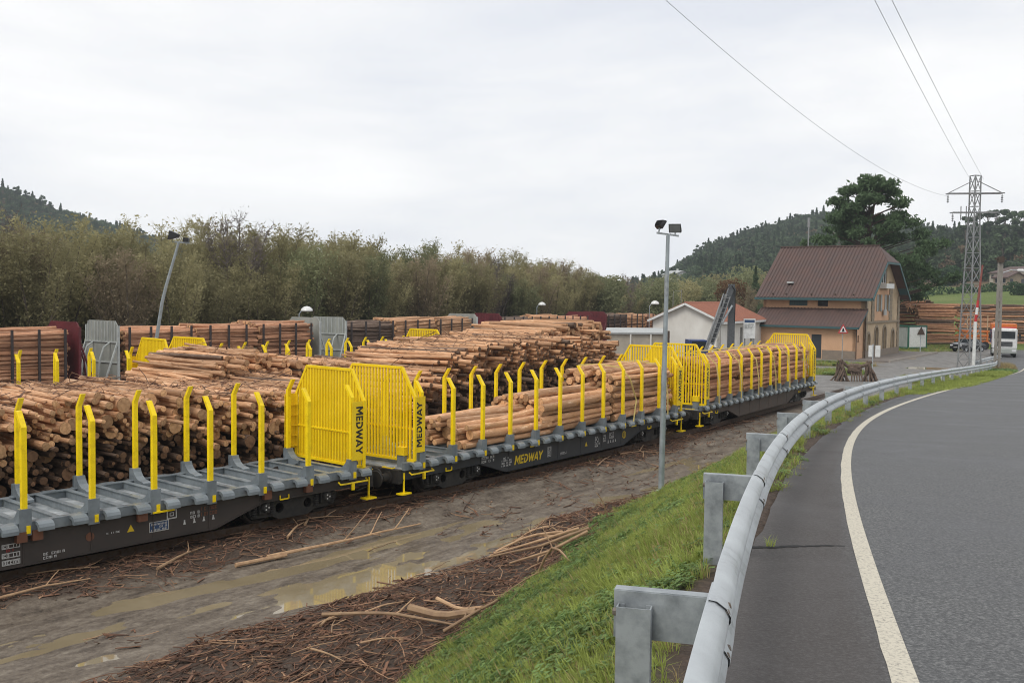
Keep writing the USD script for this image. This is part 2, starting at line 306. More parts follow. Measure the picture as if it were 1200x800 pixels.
# asphalt
usdkit.material(stage, '/World/Looks/asphalt', {
    'g': ('geometry', {}), 'n1': ('noise_texture', {'scale': 38., 'detail': 7., 'roughness': .8}), 'n2': ('noise_texture', {'scale': .5, 'detail': 4., 'distortion': .6}), 'n3': ('voronoi_texture', {'scale': 55.}),
    'at': ('attribute', {'attribute': 'shoulder'}), 'r1': ('rgb_ramp', {'ramp': [(.34, (.030, .031, .033)), (.5, (.082, .083, .085)), (.66, (.21, .21, .207))]}),
    'r2': ('rgb_ramp', {'ramp': [(.3, (.72, .72, .73)), (.7, (1.12, 1.12, 1.10))]}), 'm': ('mix', {'mix_type': 'multiply', 'fac': 1.}),
    'sh': ('mix', {'mix_type': 'mix', 'color2': (.046, .036, .031)}), 'shf': ('math', {'math_type': 'multiply', 'value2': .68}),
    'n4': ('noise_texture', {'scale': 1.4, 'detail': 5., 'roughness': .6}), 'r4': ('rgb_ramp', {'ramp': [(.4, (.48, .48, .48)), (.62, (1, 1, 1))]}),
    'sp': ('rgb_ramp', {'ramp': [(.05, (1, 1, 1)), (.12, (0, 0, 0))]}), 'n5': ('noise_texture', {'scale': 6.}), 'r5': ('rgb_ramp', {'ramp': [(.52, (0, 0, 0)), (.66, (.35, .35, .35))]}), 'spm': ('math', {'math_type': 'multiply'}),
    'spk': ('mix', {'mix_type': 'mix', 'color2': (.30, .27, .23)}),
    'p': ('principled_bsdf', {'roughness': .62, 'specular_ior_level': .4}), 'rr': ('map_range', {'from_min': .3, 'from_max': .7, 'to_min': .5, 'to_max': .8}), 'b': ('bump', {'strength': .55, 'distance': .006})},
    [('g.position', 'n1.vector'), ('g.position', 'n2.vector'), ('g.position', 'n3.vector'), ('g.position', 'n4.vector'), ('g.position', 'n5.vector'), ('n1.fac', 'r1.fac'), ('n2.fac', 'r2.fac'), ('r1.color', 'm.color1'), ('r2.color', 'm.color2'),
     ('at.fac', 'shf.value1'), ('n4.fac', 'r4.fac'), ('m.color', 'sh.color1'), ('shf.value', 'sh.fac'),
     ('n3.distance', 'sp.fac'), ('n5.fac', 'r5.fac'), ('sp.color', 'spm.value1'), ('r5.color', 'spm.value2'), ('sh.color', 'spk.color1'), ('spm.value', 'spk.fac'),
     ('spk.color', 'p.base_color'), ('n2.fac', 'rr.value'), ('rr.result', 'p.roughness'), ('n1.fac', 'b.height'), ('b.normal', 'p.normal')], surface='p.BSDF')

# ground: soil, mud, grass floor, yard tarmac by vertex masks
def gmat():
    N = {'g': ('geometry', {}), 'mp': ('mapping', {}), 'n1': ('noise_texture', {'scale': 1.3, 'detail': 8., 'roughness': .65}), 'n2': ('noise_texture', {'scale': 14., 'detail': 6., 'roughness': .7}), 'n3': ('noise_texture', {'scale': .25, 'detail': 4.}),
         'mrot': ('mapping', {'rotation': (0, 0, .62)}), 'mstr': ('mapping', {'scale': (2.4, .62, 1.)}), 'nm': ('noise_texture', {'scale': 1.6, 'detail': 8., 'roughness': .66, 'distortion': .25}),
         'n4': ('noise_texture', {'scale': 9., 'detail': 8., 'roughness': .75}), 'm4': ('mix', {'fac': .45}), 'mud': ('attribute', {'attribute': 'mud'}), 'grass': ('attribute', {'attribute': 'grass'}), 'yard': ('attribute', {'attribute': 'yard'}), 'wet': ('attribute', {'attribute': 'wet'}),
         'soil': ('rgb_ramp', {'ramp': [(.28, (.028, .019, .014)), (.5, (.065, .043, .030)), (.72, (.12, .082, .058))]}),
         'mudc': ('rgb_ramp', {'ramp': [(.36, (.035, .026, .018)), (.46, (.095, .073, .054)), (.55, (.155, .126, .096)), (.66, (.24, .205, .16))]}),
         'grc': ('rgb_ramp', {'ramp': [(.3, (.10, .10, .04)), (.55, (.17, .19, .06)), (.75, (.24, .24, .10))]}),
         'yac': ('rgb_ramp', {'ramp': [(.3, (.10, .095, .088)), (.5, (.17, .162, .152)), (.72, (.25, .24, .225))]}),
         'a': ('mix', {}), 'b': ('mix', {}), 'c': ('mix', {}),
         'rb': ('map_range', {'from_min': 0., 'from_max': 1., 'to_min': .88, 'to_max': .40}), 'bh': ('mix', {}), 'bp': ('bump', {'strength': 1., 'distance': .05}),
         'p': ('principled_bsdf', {'specular_ior_level': .45})}
    L = [('g.position', 'n1.vector'), ('g.position', 'n2.vector'), ('g.position', 'n3.vector'), ('g.position', 'mrot.vector'), ('mrot.vector', 'mstr.vector'), ('mstr.vector', 'nm.vector'),
         ('n2.fac', 'soil.fac'), ('n4.fac', 'm4.color2'), ('nm.fac', 'm4.color1'), ('g.position', 'n4.vector'), ('m4.color', 'mudc.fac'), ('n1.fac', 'grc.fac'), ('n1.fac', 'yac.fac'), ('soil.color', 'a.color1'), ('mudc.color', 'a.color2'), ('mud.fac', 'a.fac'),
         ('a.color', 'b.color1'), ('grc.color', 'b.color2'), ('grass.fac', 'b.fac'), ('b.color', 'c.color1'), ('yac.color', 'c.color2'), ('yard.fac', 'c.fac'), ('c.color', 'p.base_color'),
         ('wet.fac', 'rb.value'), ('rb.result', 'p.roughness'), ('n2.fac', 'bh.color1'), ('m4.color', 'bh.color2'), ('mud.fac', 'bh.fac'), ('bh.color', 'bp.height'), ('bp.normal', 'p.normal')]
    usdkit.material(stage, '/World/Looks/ground', N, L, surface='p.BSDF')
gmat()
usdkit.material(stage, '/World/Looks/muddy_water', {'g': ('geometry', {}), 'n': ('noise_texture', {'scale': .6, 'detail': 3.}), 'r': ('rgb_ramp', {'ramp': [(.35, (.20, .16, .098)), (.65, (.27, .22, .14))]}),
    'nb': ('noise_texture', {'scale': 7., 'detail': 2.}), 'b': ('bump', {'strength': .025, 'distance': .01}),
    'p': ('principled_bsdf', {'roughness': .03, 'specular_ior_level': .7})}, [('g.position', 'n.vector'), ('g.position', 'nb.vector'), ('n.fac', 'r.fac'), ('r.color', 'p.base_color'), ('nb.fac', 'b.height'), ('b.normal', 'p.normal')], surface='p.BSDF')
def hillmat(name, ramp, sc):
    usdkit.material(stage, f'/World/Looks/{name}', {'g': ('geometry', {}), 'n': ('noise_texture', {'scale': sc, 'detail': 8., 'roughness': .65}), 'r': ('rgb_ramp', {'ramp': ramp}), 'p': ('principled_bsdf', {'roughness': .95, 'specular_ior_level': .1})},
                    [('g.position', 'n.vector'), ('n.fac', 'r.fac'), ('r.color', 'p.base_color')], surface='p.BSDF')
hillmat('hill_floor', [(.35, (.035, .045, .022)), (.6, (.06, .065, .032)), (.75, (.09, .07, .045))], .03)
hillmat('hill_scrub', [(.32, (.06, .045, .03)), (.5, (.12, .085, .055)), (.7, (.11, .12, .05))], .06)
hillmat('meadow', [(.3, (.06, .085, .024)), (.5, (.10, .135, .036)), (.72, (.155, .175, .06))], .08)

# ------------------------------------------------------------------ terrain
def pch(pts):
    a = np.array(pts, float); f = PchipInterpolator(a[:, 0], a[:, 1], extrapolate=False)
    def g(y):
        y = np.asarray(y, float); yc = np.clip(y, a[0, 0], a[-1, 0]); r = f(yc)
        s0 = (a[1, 1] - a[0, 1]) / (a[1, 0] - a[0, 0]); s1 = (a[-1, 1] - a[-2, 1]) / (a[-1, 0] - a[-2, 0])
        return r + np.where(y < a[0, 0], (y - a[0, 0]) * s0, 0) + np.where(y > a[-1, 0], (y - a[-1, 0]) * s1, 0)
    return g
from scipy.interpolate import UnivariateSpline
def smooth_line(pts, sm):
    a = np.array(pts, float); sp = UnivariateSpline(a[:, 0], a[:, 1], k=3, s=sm); yy = np.linspace(a[0, 0], a[-1, 0], 60); return pch(np.stack([yy, sp(yy)], 1))
# (y, x)
rail_x = smooth_line([(-12, -2.5), (-6, -1.32), (0, -.10), (2.9, .57), (3.66, .775), (4.93, 1.16), (7.07, 1.83), (10.24, 2.86), (14.0, 4.17), (20.2, 6.55), (27.6, 9.75), (35.8, 14.05), (43.2, 18.3), (55, 25.0), (67.2, 31.9), (78, 37.8), (88.2, 43.2)], .12)
line_x = smooth_line([(-12, -2.7), (-6, -1.05), (0, .68), (5.13, 2.12), (6.56, 2.53), (8.7, 3.15), (11.1, 3.84), (14.2, 4.83), (18.06, 6.15), (22, 7.68), (26.4, 9.75), (31.5, 12.5), (39.9, 17.25), (54.6, 26.0), (66.9, 33.2), (78.9, 40.2), (95, 49.6), (120, 64.0)], .05)
toe_x = pch([(-10, -9.5), (0, -6.2), (8, -3.5), (14.3, -1.35), (16.8, -.5), (19.6, .7), (22.35, 1.6), (25.5, 2.8), (29.9, 5.2), (35.3, 8.2), (43.6, 12.6), (57, 22.5), (75, 34.3), (90, 44.0)])
mud_far = pch([(10, -15.5), (14.9, -12.0), (18.02, -9.34), (19.7, -7.63), (21.7, -5.58), (24.5, -3.76), (28.2, -1.4), (31.6, 1.15), (34.5, 4.2), (42.9, 9.3), (55, 17.0)])
mud_near = pch([(10, -9.6), (14.9, -6.56), (17.25, -4.75), (19.87, -2.55), (21.5, -1.1), (23.4, .1), (26.2, 1.19), (28.5, 3.0), (31.1, 4.9), (37.2, 8.4), (43.6, 12.2), (55, 20.5)])
def sstep(a, b, x): t = np.clip((x - a) / (b - a), 0, 1); return t * t * (3 - 2 * t)
def road_z(y):
    y = np.asarray(y, float); z = 4.25 - .05 * y
    return np.where(z > .25, z, .25 * np.exp((z - .25) / .25))
def edge_x(y):  # left edge of the asphalt
    y = np.asarray(y, float); return rail_x(y) - .12 + 1.15 * sstep(36, 50, y) * (1 - sstep(88, 97, y)) * 1.0
from scipy.spatial import cKDTree
def _trk(c, a, L0, L1): t = np.array([math.sin(a), math.cos(a)]); return [np.array(c) + t * q for q in np.arange(L0, L1, .4)]
TRACK_TREE = cKDTree(np.array(_trk((-9.943, 20.429), .7115, -24, 8.6) + _trk((.936, 33.623), .6342, -8.6, 8.6) + _trk((11.134, 48.472), .5755, -8.6, 18)))
def mud_v(x, y): return (x - mud_far(y)) / (mud_near(y) - mud_far(y))
W_AX = {1: (.7115, 19.4954), 2: (.6342, 17.7937), 3: (.5730, 15.4)}
def fr(a): t = np.array([math.sin(a), math.cos(a)]); return t, np.array([-t[1], t[0]])
def bank_z(x, y):
    T, G = toe_x(y) - .5, rail_x(y) - .42
    u = np.clip((x - T) / np.maximum(G - T, .3), 0, 1)
    return road_z(y) * (0.16 * sstep(0, .25, u) + .84 * sstep(.08, 1.0, u) * .55 + .84 * .45 * u)
def ground_z(x, y, detail=True):
    x, y = np.asarray(x, float), np.asarray(y, float)
    z = bank_z(x, y)
    E = edge_x(y)
    z = np.where(x > E, road_z(y) - .05, np.where(x > rail_x(y) - .42, road_z(y) - .012, z))
    if detail:
        P = np.stack([x, y, 0 * x], -1)
        left = sstep(.4, -.2, (x - toe_x(y)))
        v = mud_v(x, y); inm = sstep(-.12, .06, v) * sstep(1.12, .92, v) * left
        q = x * math.cos(.62) - y * math.sin(.62) * 1.0
        along = x * math.sin(.62) + y * math.cos(.62)
        Q = np.stack([q * 2.6, along * .35, 0 * x], -1)
        ruts = .085 * np.exp(-((v - .30) / .085) ** 2) * sstep(17.0, 21, y) + .020 * sstep(15, 18, y) * np.exp(-((v - .88) / .10) ** 2) + .02 * np.exp(-((v - .60) / .05) ** 2)
        pud = np.exp(-(((x + 3.15) * .72 + (y - 20.2) * .69) / 1.75 + .25 * (fbm(P * 1.1, 3, 4) - .5)) ** 4 - ((-(x + 3.15) * .69 + (y - 20.2) * .72) / .68 + .6 * (fbm(P * .9, 3, 6) - .5)) ** 4)
        pud2 = np.exp(-(((x - 3.3) ** 2 + (y - 28.6) ** 2) / .9 ** 2) ** 2)
        fade = sstep(44, 34, y) * sstep(8, 12, y)
        mz = .010 + .075 * (fbm(Q, 4, 3) - .5) + .05 * (fbm(np.stack([q * 4.5, along * 1.6, 0 * x], -1), 3, 29) - .5) + .05 * (fbm(P * 1.7, 4, 5) - .5) - ruts * (1.15 + .6 * (fbm(P * .35, 3, 9) - .5)) - .06 * pud2
        z = z + inm * mz * fade
        z = z * (1 - pud) - .055 * pud
        nearby = sstep(60, 40, y)
        heap = (1 - pud) * (sstep(1.0, 1.18, v) * sstep(.75, -.1, x - toe_x(y)) * sstep(34, 26, y)) * (.06 + .30 * fbm(P * .55, 4, 11) ** 1.3)
        heap = heap + .35 * np.exp(-(((x - 1.1) / 1.1) ** 2 + ((y - 23.6) / 1.5) ** 2)) * sstep(1.0, 1.1, v)
        z = z + heap
        t1, n1 = fr(W_AX[1][0])
        far = sstep(-.02, -.25, v) * sstep(70, 50, y)
        z = z + far * (.10 + .16 * (fbm(P * .8, 4, 13) - .4)) * sstep(-1.9, -1.0, v)
        dt = TRACK_TREE.query(np.stack([np.ravel(x), np.ravel(y)], 1), distance_upper_bound=6.)[0].reshape(np.shape(x)); dt = np.minimum(dt, 6.)
        z = np.where(dt < 2.7, np.maximum(z, sstep(2.7, 1.5, dt) * (.25 + .10 * (fbm(P * 1.3, 3, 23) - .5))), z)
        bnk = sstep(0, .8, x - toe_x(y)) * sstep(-.4, -1.0, x - rail_x(y))
        z = z + bnk * .10 * (fbm(P * 1.1, 4, 17) - .5)
        yrd = sstep(62, 70, y) * (x < edge_x(y) - .2)
        z = z + yrd * .05 * (fbm(P * .22, 3, 19) - .5)
    return z
def axis(*segs):
    out = []
    for a, b, st in segs: out.append(np.linspace(a, b, max(2, int(round((b - a) / st)) + 1))[:-1])
    return np.concatenate(out + [[segs[-1][1]]])
gx = axis((-3000, -400, 260), (-400, -60, 20), (-60, -20, 1.2), (-20, -10, .4), (-10, 8, .11), (8, 16, .25), (16, 60, .7), (60, 160, 5), (160, 400, 30), (400, 3000, 260))
gy = axis((-400, -20, 40), (-20, 4, 1.0), (4, 11, .22), (11, 34, .13), (34, 60, .4), (60, 130, .9), (130, 300, 10), (300, 4000, 300))
GX, GY = np.meshgrid(gx, gy, indexing='ij')
GZ = ground_z(GX, GY)
v = mud_v(GX, GY); leftm = sstep(.5, -.1, GX - toe_x(GY))
Pn = np.stack([GX, GY, 0 * GX], -1)
nz = fbm(Pn * .9, 4, 31) - .5; nz2 = fbm(Pn * .12, 3, 33) - .5
m_mud = np.clip(sstep(-.10, .05, v + nz * .25) * sstep(1.14, .98, v + nz * .25) * leftm * sstep(60, 46, GY), 0, 1)
m_grass = np.clip(sstep(-.35, .35, GX - toe_x(GY) + nz * 1.2) * sstep(-.30, -.75, GX - rail_x(GY) + nz * .5), 0, 1) * sstep(95, 80, GY)
m_grass = m_grass * (1 - .9 * sstep(25, 32, GY) * sstep(.80, .55, (GX - toe_x(GY)) / np.maximum(rail_x(GY) - toe_x(GY), .5) + nz * .8) * sstep(58, 48, GY))
m_grass = np.maximum(m_grass, sstep(34, 44, GY) * (GX > rail_x(GY) - .6) * (GX < edge_x(GY) + .6) * sstep(97, 86, GY))
m_grass = np.maximum(m_grass, .9 * sstep(.48, .60, fbm(Pn * .5, 3, 35)) * sstep(-.5, -1.1, v) * sstep(-2.6, -1.6, v) * sstep(60, 30, GY))
m_yard = sstep(52, 64, GY + nz * 8) * sstep(130, 122, GY) * (GX > 10 + 0 * GY) * sstep(10, 16, GX)
def blob(cx, cy, rx, ry, rz=0):
    a, b = GX - cx, GY - cy; u = a * math.cos(rz) + b * math.sin(rz); w = -a * math.sin(rz) + b * math.cos(rz)
    return sstep(1.15, .8, np.sqrt((u / rx) ** 2 + (w / ry) ** 2) + nz * .5)
for b in (blob(28, 90, 5, 2.6, -.4), blob(25.5, 80, 3.4, 3.0, .3), blob(49, 121, 5.5, 9, -.6), blob(31, 74, 2, 5, -.6)):
    m_grass = np.maximum(m_grass, b * .9); m_yard = m_yard * (1 - b)
m_grass = np.maximum(m_grass, sstep(128, 150, GY)); m_grass = np.maximum(m_grass, sstep(-30, -60, GX) * 1.0)
m_wet = np.clip(m_mud * (.45 + 1.6 * np.clip(.02 - GZ, 0, .1) * 6 + nz * .9) + m_yard * (.5 + nz2 * 1.2), 0, 1)
mbg = MB().grid(np.stack([GX, GY, GZ], -1))
gp = solo('ground', mbg, 'ground', kind='structure', smooth=True)
def primvar(p, name, a):
    UsdGeom.PrimvarsAPI(p).CreatePrimvar(name, Sdf.ValueTypeNames.FloatArray, 'vertex').Set(Vt.FloatArray.FromNumpy(np.ascontiguousarray(a.ravel(), np.float32)))
for nm, a in (('mud', m_mud), ('grass', m_grass), ('yard', m_yard), ('wet', m_wet)): primvar(gp, nm, a)

# standing water: a level sheet that the ruts dip below
yy = np.linspace(11, 42, 60); rows = []
for f_ in np.linspace(-.15, 1.25, 8): rows.append(np.stack([mud_far(yy) + f_ * (np.minimum(mud_near(yy), toe_x(yy) - .3) - mud_far(yy)), yy, 0 * yy - .012], -1))
solo('puddle_water', MB().grid(np.stack(rows).transpose(1, 0, 2)), 'muddy_water', kind='structure', smooth=True)
ypud = np.array([[29, 80], [40, 80], [46, 104], [36, 104]], float)
solo('yard_puddle_water', MB().add(np.c_[ypud, np.full(4, -.008)], [[0, 1, 2, 3]]), 'muddy_water', kind='structure')

# road
ry = axis((-14, 2, 1.0), (2, 30, .35), (30, 125, 1.2)); us = np.concatenate([np.linspace(0, 1.6, 12), np.linspace(1.9, 10.5, 16)])
E0 = edge_x(ry) + .05 * (fbm(np.stack([ry * 1.9, 0 * ry, 0 * ry], -1), 4, 41) - .5) * 2.4
# the road runs on to the right past the yard
RX = E0[:, None] + us[None, :] * 1.0; RY = np.repeat(ry[:, None], len(us), 1); RZ = road_z(RY) + .004
rp = solo('road', MB().grid(np.stack([RX, RY, RZ], -1).transpose(1, 0, 2)[:, :, :][::-1]), 'asphalt', kind='structure', smooth=True)
shl = np.clip(sstep(.1, -.12, RX - line_x(RY) + .06) * (1 - sstep(16, 34, RY)), 0, 1)
primvar(rp, 'shoulder', shl.T[::-1])
ly = axis((-12, 30, .3), (30, 118, 1.5)); hw = .07
lx = line_x(ly); dxy = np.gradient(lx, ly); nrm = np.stack([np.ones_like(ly), -dxy], 1); nrm /= np.linalg.norm(nrm, axis=1, keepdims=True)
wob = .008 * (fbm(np.stack([ly * 3, 0 * ly, 0 * ly], -1), 3, 43) - .5) * 2
A = np.c_[lx - nrm[:, 0] * (hw + wob), ly - nrm[:, 1] * (hw + wob)]; B = np.c_[lx + nrm[:, 0] * hw, ly + nrm[:, 1] * hw]
L3 = np.stack([np.c_[B, road_z(B[:, 1]) + .008], np.c_[A, road_z(A[:, 1]) + .008]], 0)
solo('road_edge_line', MB().grid(L3), 'line_paint', kind='structure')
# a frost crack in the shoulder: a dark ragged strip with a lifted lip
rk = np.random.default_rng(44); kx = np.linspace(1.62, 2.95, 34); ky = 8.55 + .06 * np.sin(kx * 5) + np.cumsum(rk.normal(0, .016, 34)); wd = (.012 + .035 * rk.random(34)) * np.interp(kx, [1.62, 2.0, 2.6, 2.95], [.6, 1.3, 1., .25]); mbk = MB()
mbk.grid(np.stack([np.c_[kx, ky - wd * .5, road_z(ky) + .009], np.c_[kx, ky + wd, road_z(ky) + .010]], 0))
solo('road_crack', mbk, 'rubber', kind='structure')

# ------------------------------------------------------------------ railway track under the train
WAGONS = {1: ((-9.943, 20.429), .7115), 2: ((.936, 33.623), .6342), 3: ((11.134, 48.472), .5755)}
def wmat(c, a, z=0.): return mat4(rotz(PI / 2 - a), (c[0], c[1], z))
def track(name, pts, label):
    pts = np.array(pts, float); s = np.r_[0, np.cumsum(np.linalg.norm(np.diff(pts, axis=0), axis=1))]
    ss = np.arange(0, s[-1], 1.0); X = PchipInterpolator(s, pts[:, 0])(ss); Y = PchipInterpolator(s, pts[:, 1])(ss)
    T = np.gradient(np.c_[X, Y], axis=0); T /= np.linalg.norm(T, axis=1, keepdims=True); Nn = np.c_[-T[:, 1], T[:, 0]]
    root = UsdGeom.Xform.Define(stage, numbered('/World', name)).GetPrim(); setdata(root, kind='structure', label=label)
    for sgn in (-1, 1):
        m = MB()
        for off, h0, h1 in ((.035, .30, .45), (.07, .27, .30)):
            a, b = np.c_[X, Y] + Nn * (sgn * .85 - off), np.c_[X, Y] + Nn * (sgn * .85 + off)
            ring = np.stack([np.c_[a, 0 * X + h0], np.c_[b, 0 * X + h0], np.c_[b, 0 * X + h1], np.c_[a, 0 * X + h1], np.c_[a, 0 * X + h0]], 0)
            m.grid(ring)
        part(root, 'rail', m, 'rail_steel')
    m = MB()
    for i in range(0, len(X)):
        for o in (0., .5): m.box((X[i] + T[i, 0] * o, Y[i] + T[i, 1] * o, .12), (.24, 2.6, .2), math.atan2(T[i, 1], T[i, 0]))
    part(root, 'sleepers', m, 'sleeper', kind='stuff')
def ends(k, L): (c, a) = WAGONS[k]; t, n = fr(a); return np.array(c) + t * L
track('railway_track', [ends(1, -22), ends(1, -8), ends(1, 6), ends(2, -7), ends(2, 7), ends(3, -7), ends(3, 7), ends(3, 16)], 'rails half buried in bark under the yellow train')

# ------------------------------------------------------------------ stylised lettering for the yellow plates
def stroke(pts, w): return LineString(pts).buffer(w / 2, cap_style=2, join_style=2, mitre_limit=3)
def wordmark(h, w=None, sl=0.0):
    """MEDWAY in wide squared capitals: returns polygon of height h, reading along +u"""
    k = .2; G = {}
    M = shapely.union_all([stroke([(0.1, 0), (.1, 1), (.48, .35), (.86, 1), (.86, 0)], k)])
    Ee = shapely.union_all([stroke([(.0, .9), (.55, .9)], k), stroke([(.0, .5), (.5, .5)], k), stroke([(.0, .1), (.55, .1)], k), stroke([(.08, .9), (.08, .1)], k * .8)])
    D = shapely.union_all([stroke([(0, .9), (.4, .9), (.66, .68), (.66, .32), (.4, .1), (0, .1)], k), stroke([(.1, .62), (.1, .1)], k)])
    Wl = stroke([(.05, 1), (.30, .12), (.56, .78), (.82, .12), (1.07, 1)], k)
    A = shapely.union_all([stroke([(.04, 0), (.40, .95), (.76, 0)], k), stroke([(.2, .28), (.6, .28)], k * .8)])
    Y = shapely.union_all([stroke([(.04, 1), (.40, .45), (.76, 1)], k), stroke([(.4, .5), (.4, 0)], k)])
    x, out = 0, []
    for g, adv in ((M, 1.1), (Ee, .68), (D, .86), (Wl, 1.18), (A, .86), (Y, .8)):
        out.append(affinity.translate(g, x, 0)); x += adv
    p = shapely.union_all(out).intersection(shapely.box(-.2, 0, 10, 1))
    p = affinity.affine_transform(p, [h, h * sl, 0, h, 0, 0])
    if w: b = p.bounds; p = affinity.scale(affinity.translate(p, -b[0], 0), w / (b[2] - b[0]), 1, origin=(0, 0))
    return p

# ------------------------------------------------------------------ stake wagon
ST = 1.360; HALF = 7.82; WY = 1.375
def make_wagon(label, group, beam='beam_dark', name='flat_wagon', marks=None, skew=0.):
    t = thing(name, label, 'wagon', group=group)
    # fish-bellied side beams
    prof = [(-8.15, 1.26), (-8.15, 1.02), (-4.85, 1.02), (-3.55, .62), (3.55, .62), (4.85, 1.02), (8.15, 1.02), (8.15, 1.26)]
    for sg in (-1, 1):
        m = MB().ext(prof, .05, (0, sg * 1.24 + .025, 0))
        flange = [(-3.55, .60), (3.55, .60)]
        for a, b in (((-8.15, 1.02), (-4.85, 1.02)), ((-4.85, 1.02), (-3.55, .62)), ((-3.55, .62), (3.55, .62)), ((3.55, .62), (4.85, 1.02)), ((4.85, 1.02), (8.15, 1.02))):
            m.bar((a[0], sg * 1.20, a[1]), (b[0], sg * 1.20, b[1]), .17, .025)
        for x in np.arange(-6.8, 7, 1.36) + .68: m.bar((x, sg * 1.268, 1.24), (x, sg * 1.268, 1.03 if abs(x) > 4 else .66), .03, .012, up=(0, 1, 0))
        part(t, 'side_beam', m, beam)
    m = MB().box((0, 0, 1.10), (15.6, .5, .30)); m.box((0, 0, .9), (7.2, .34, .3)); part(t, 'centre_sill', m, 'bogie_black')
    m = MB().box((0, 0, 1.285), (16.2, 2.56, .03)); part(t, 'deck_floor', m, 'deck_grey')
    for sg in (-1, 1):
        m = MB().box((0, sg * 1.30, 1.36), (16.3, .10, .18)); m.box((0, sg * 1.27, 1.462), (16.3, .16, .018)); part(t, 'deck_edge', m, 'wagon_grey')
    for i in range(25):
        x = (i - 12) * .68
        if abs(x) > 8.1: continue
        m = MB().box((x, 0, 1.385), (.07, 2.5, .16)); m.box((x, 0, 1.468), (.13, 2.5, .014)); part(t, 'cross_beam', m, 'wagon_grey')
    # rounded tails of the cross beams along both edges
    for sg in (-1, 1):
        for i in range(24):
            x = (i - 11.5) * .68
            if i % 2 == 0 and False: continue
            arc = [(0, 1.475), (.10, 1.47), (.17, 1.43), (.20, 1.37), (.20, 1.30), (.13, 1.30), (.12, 1.36), (.08, 1.40), (0, 1.405)]
            m = MB().ext([(sg * (1.35 + u), z) for u, z in arc], .30, (x - .15, 0, 0), ax=(0, 1, 0), ay=(0, 0, 1))
            part(t, 'beam_tail', m, 'wagon_grey')
    # stakes in curved brackets
    for sg in (-1, 1):
        for i in range(12):
            x = (i - 5.5) * ST - (skew if sg > 0 and i < 11 else 0)
            ys = sg * WY
            br = [(0, 1.22), (0, 1.74), (.13, 1.74), (.16, 1.66), (.24, 1.57), (.36, 1.50), (.55, 1.475), (.62, 1.45), (.62, 1.40), (.10, 1.22)]
            m = MB().ext([(ys - sg * u, z) for u, z in br], .20, (x - .10, 0, 0), ax=(0, 1, 0), ay=(0, 0, 1))
            m.box((x, ys + sg * .006, 1.48), (.24, .012, .52))
            part(t, 'stake_bracket', m, 'wagon_grey')
            yc = ys - sg * .06
            m = MB(); w2, d2 = .052, .045
            lv = [(yc, 1.70, d2), (yc, 3.32, d2), (yc - sg * .20, 3.62, .036)]
            V = []
            for yy_, z_, d_ in lv: V += [(x - w2, yy_ - d_, z_), (x + w2, yy_ - d_, z_), (x + w2, yy_ + d_, z_), (x - w2, yy_ + d_, z_)]
            F_ = [[0, 3, 2, 1], [8, 9, 10, 11]]
            for k in (0, 4):
                for j in range(4): F_.append([k + j, k + (j + 1) % 4, k + 4 + (j + 1) % 4, k + 4 + j])
            m.add(V, F_); part(t, 'stake', m, 'yellow_paint')
            m = MB().box((x + .05, ys + sg * .02, 1.335), (.075, .03, .15)); part(t, 'stake_foot', m, 'yellow_paint')
    # end panels: frame, upright bars, side plates with the word
    for e in (-1, 1):
        xp = e * HALF
        h = holder(t, 'end_panel')
        ol = [(-1.40, 1.50), (1.40, 1.50), (1.40, 3.20), (.93, 3.98), (-.93, 3.98), (-1.40, 3.20)]
        m = MB()
        for a, b in zip(ol, ol[1:] + ol[:1]): m.bar((xp, a[0], a[1]), (xp, b[0], b[1]), .07, .075, up=(1, 0, 0))
        for y in (-1.12, 1.12): m.bar((xp, y, 1.54), (xp, y, 3.62), .06, .06, up=(1, 0, 0))
        part(h, 'frame', m, 'yellow_bar')
        for y in np.linspace(-1.36, 1.36, 24)[1:-1]:
            top = 3.95 if abs(y) < .93 else 3.98 - (abs(y) - .93) / .47 * .78 - .03
            part(h, 'panel_bar', MB().box((xp, y, (1.53 + top) / 2), (.05, .052, top - 1.53)), 'yellow_bar')
        part(h, 'cross_bar', MB().box((xp - e * .035, 0, 2.35), (.03, 2.7, .04)), 'yellow_bar')
        for y in (-1.02,):
            m = MB().box((xp + e * .06, y, 1.42), (.16, .26, .42)); part(t, 'panel_post', m, 'wagon_grey')
            m = MB().box((xp + e * .07, y, 1.74), (.17, .28, .22)); part(t, 'panel_post_cap', m, 'yellow_plate')
        for sg in (-1, 1):
            xs = e * 5.5 * ST; x0, x1 = sorted((xs - e * .06, xp + e * .02))
            ph = holder(t, 'side_plate')
            yo = sg * (WY + .03)
            part(ph, 'plate', MB().box(((x0 + x1) / 2, yo, 2.46), (x1 - x0, .016, 1.50)), 'yellow_plate')
            for z in (1.78, 2.06, 2.34, 2.62, 2.90): part(ph, 'plate_rib', MB().box(((x0 + x1) / 2, yo - sg * .055, z), (x1 - x0 - .04, .09, .02)), 'yellow_plate')
            wm = wordmark(.22, 1.22); b = wm.bounds; cx = (x0 + x1) / 2 + e * .03
            # reading down the plate at one end of the wagon and up it at the other
            if e * sg < 0: o, ax, ay = (cx - .11, yo, 3.08), (0, 0, -1), (1, 0, 0)
            else: o, ax, ay = (cx + .11, yo, 1.86), (0, 0, 1), (-1, 0, 0)
            if sg > 0: ax, ay, o = ((0, 0, -1), (-1, 0, 0), (cx + .095, yo, 3.06)) if e * sg < 0 else ((0, 0, 1), (1, 0, 0), (cx - .095, yo, 1.92))
            az = np.cross(ax, ay); off = .010 * np.sign(az @ np.array([0, sg, 0.]))
            m = MB().ext(wm, .004, np.array(o) + np.array([0, sg * .009, 0]) if az[1] * sg > 0 else np.array(o) + np.array([0, sg * .013, 0]), ax, ay)
            part(ph, 'lettering', m, 'lettering_black')
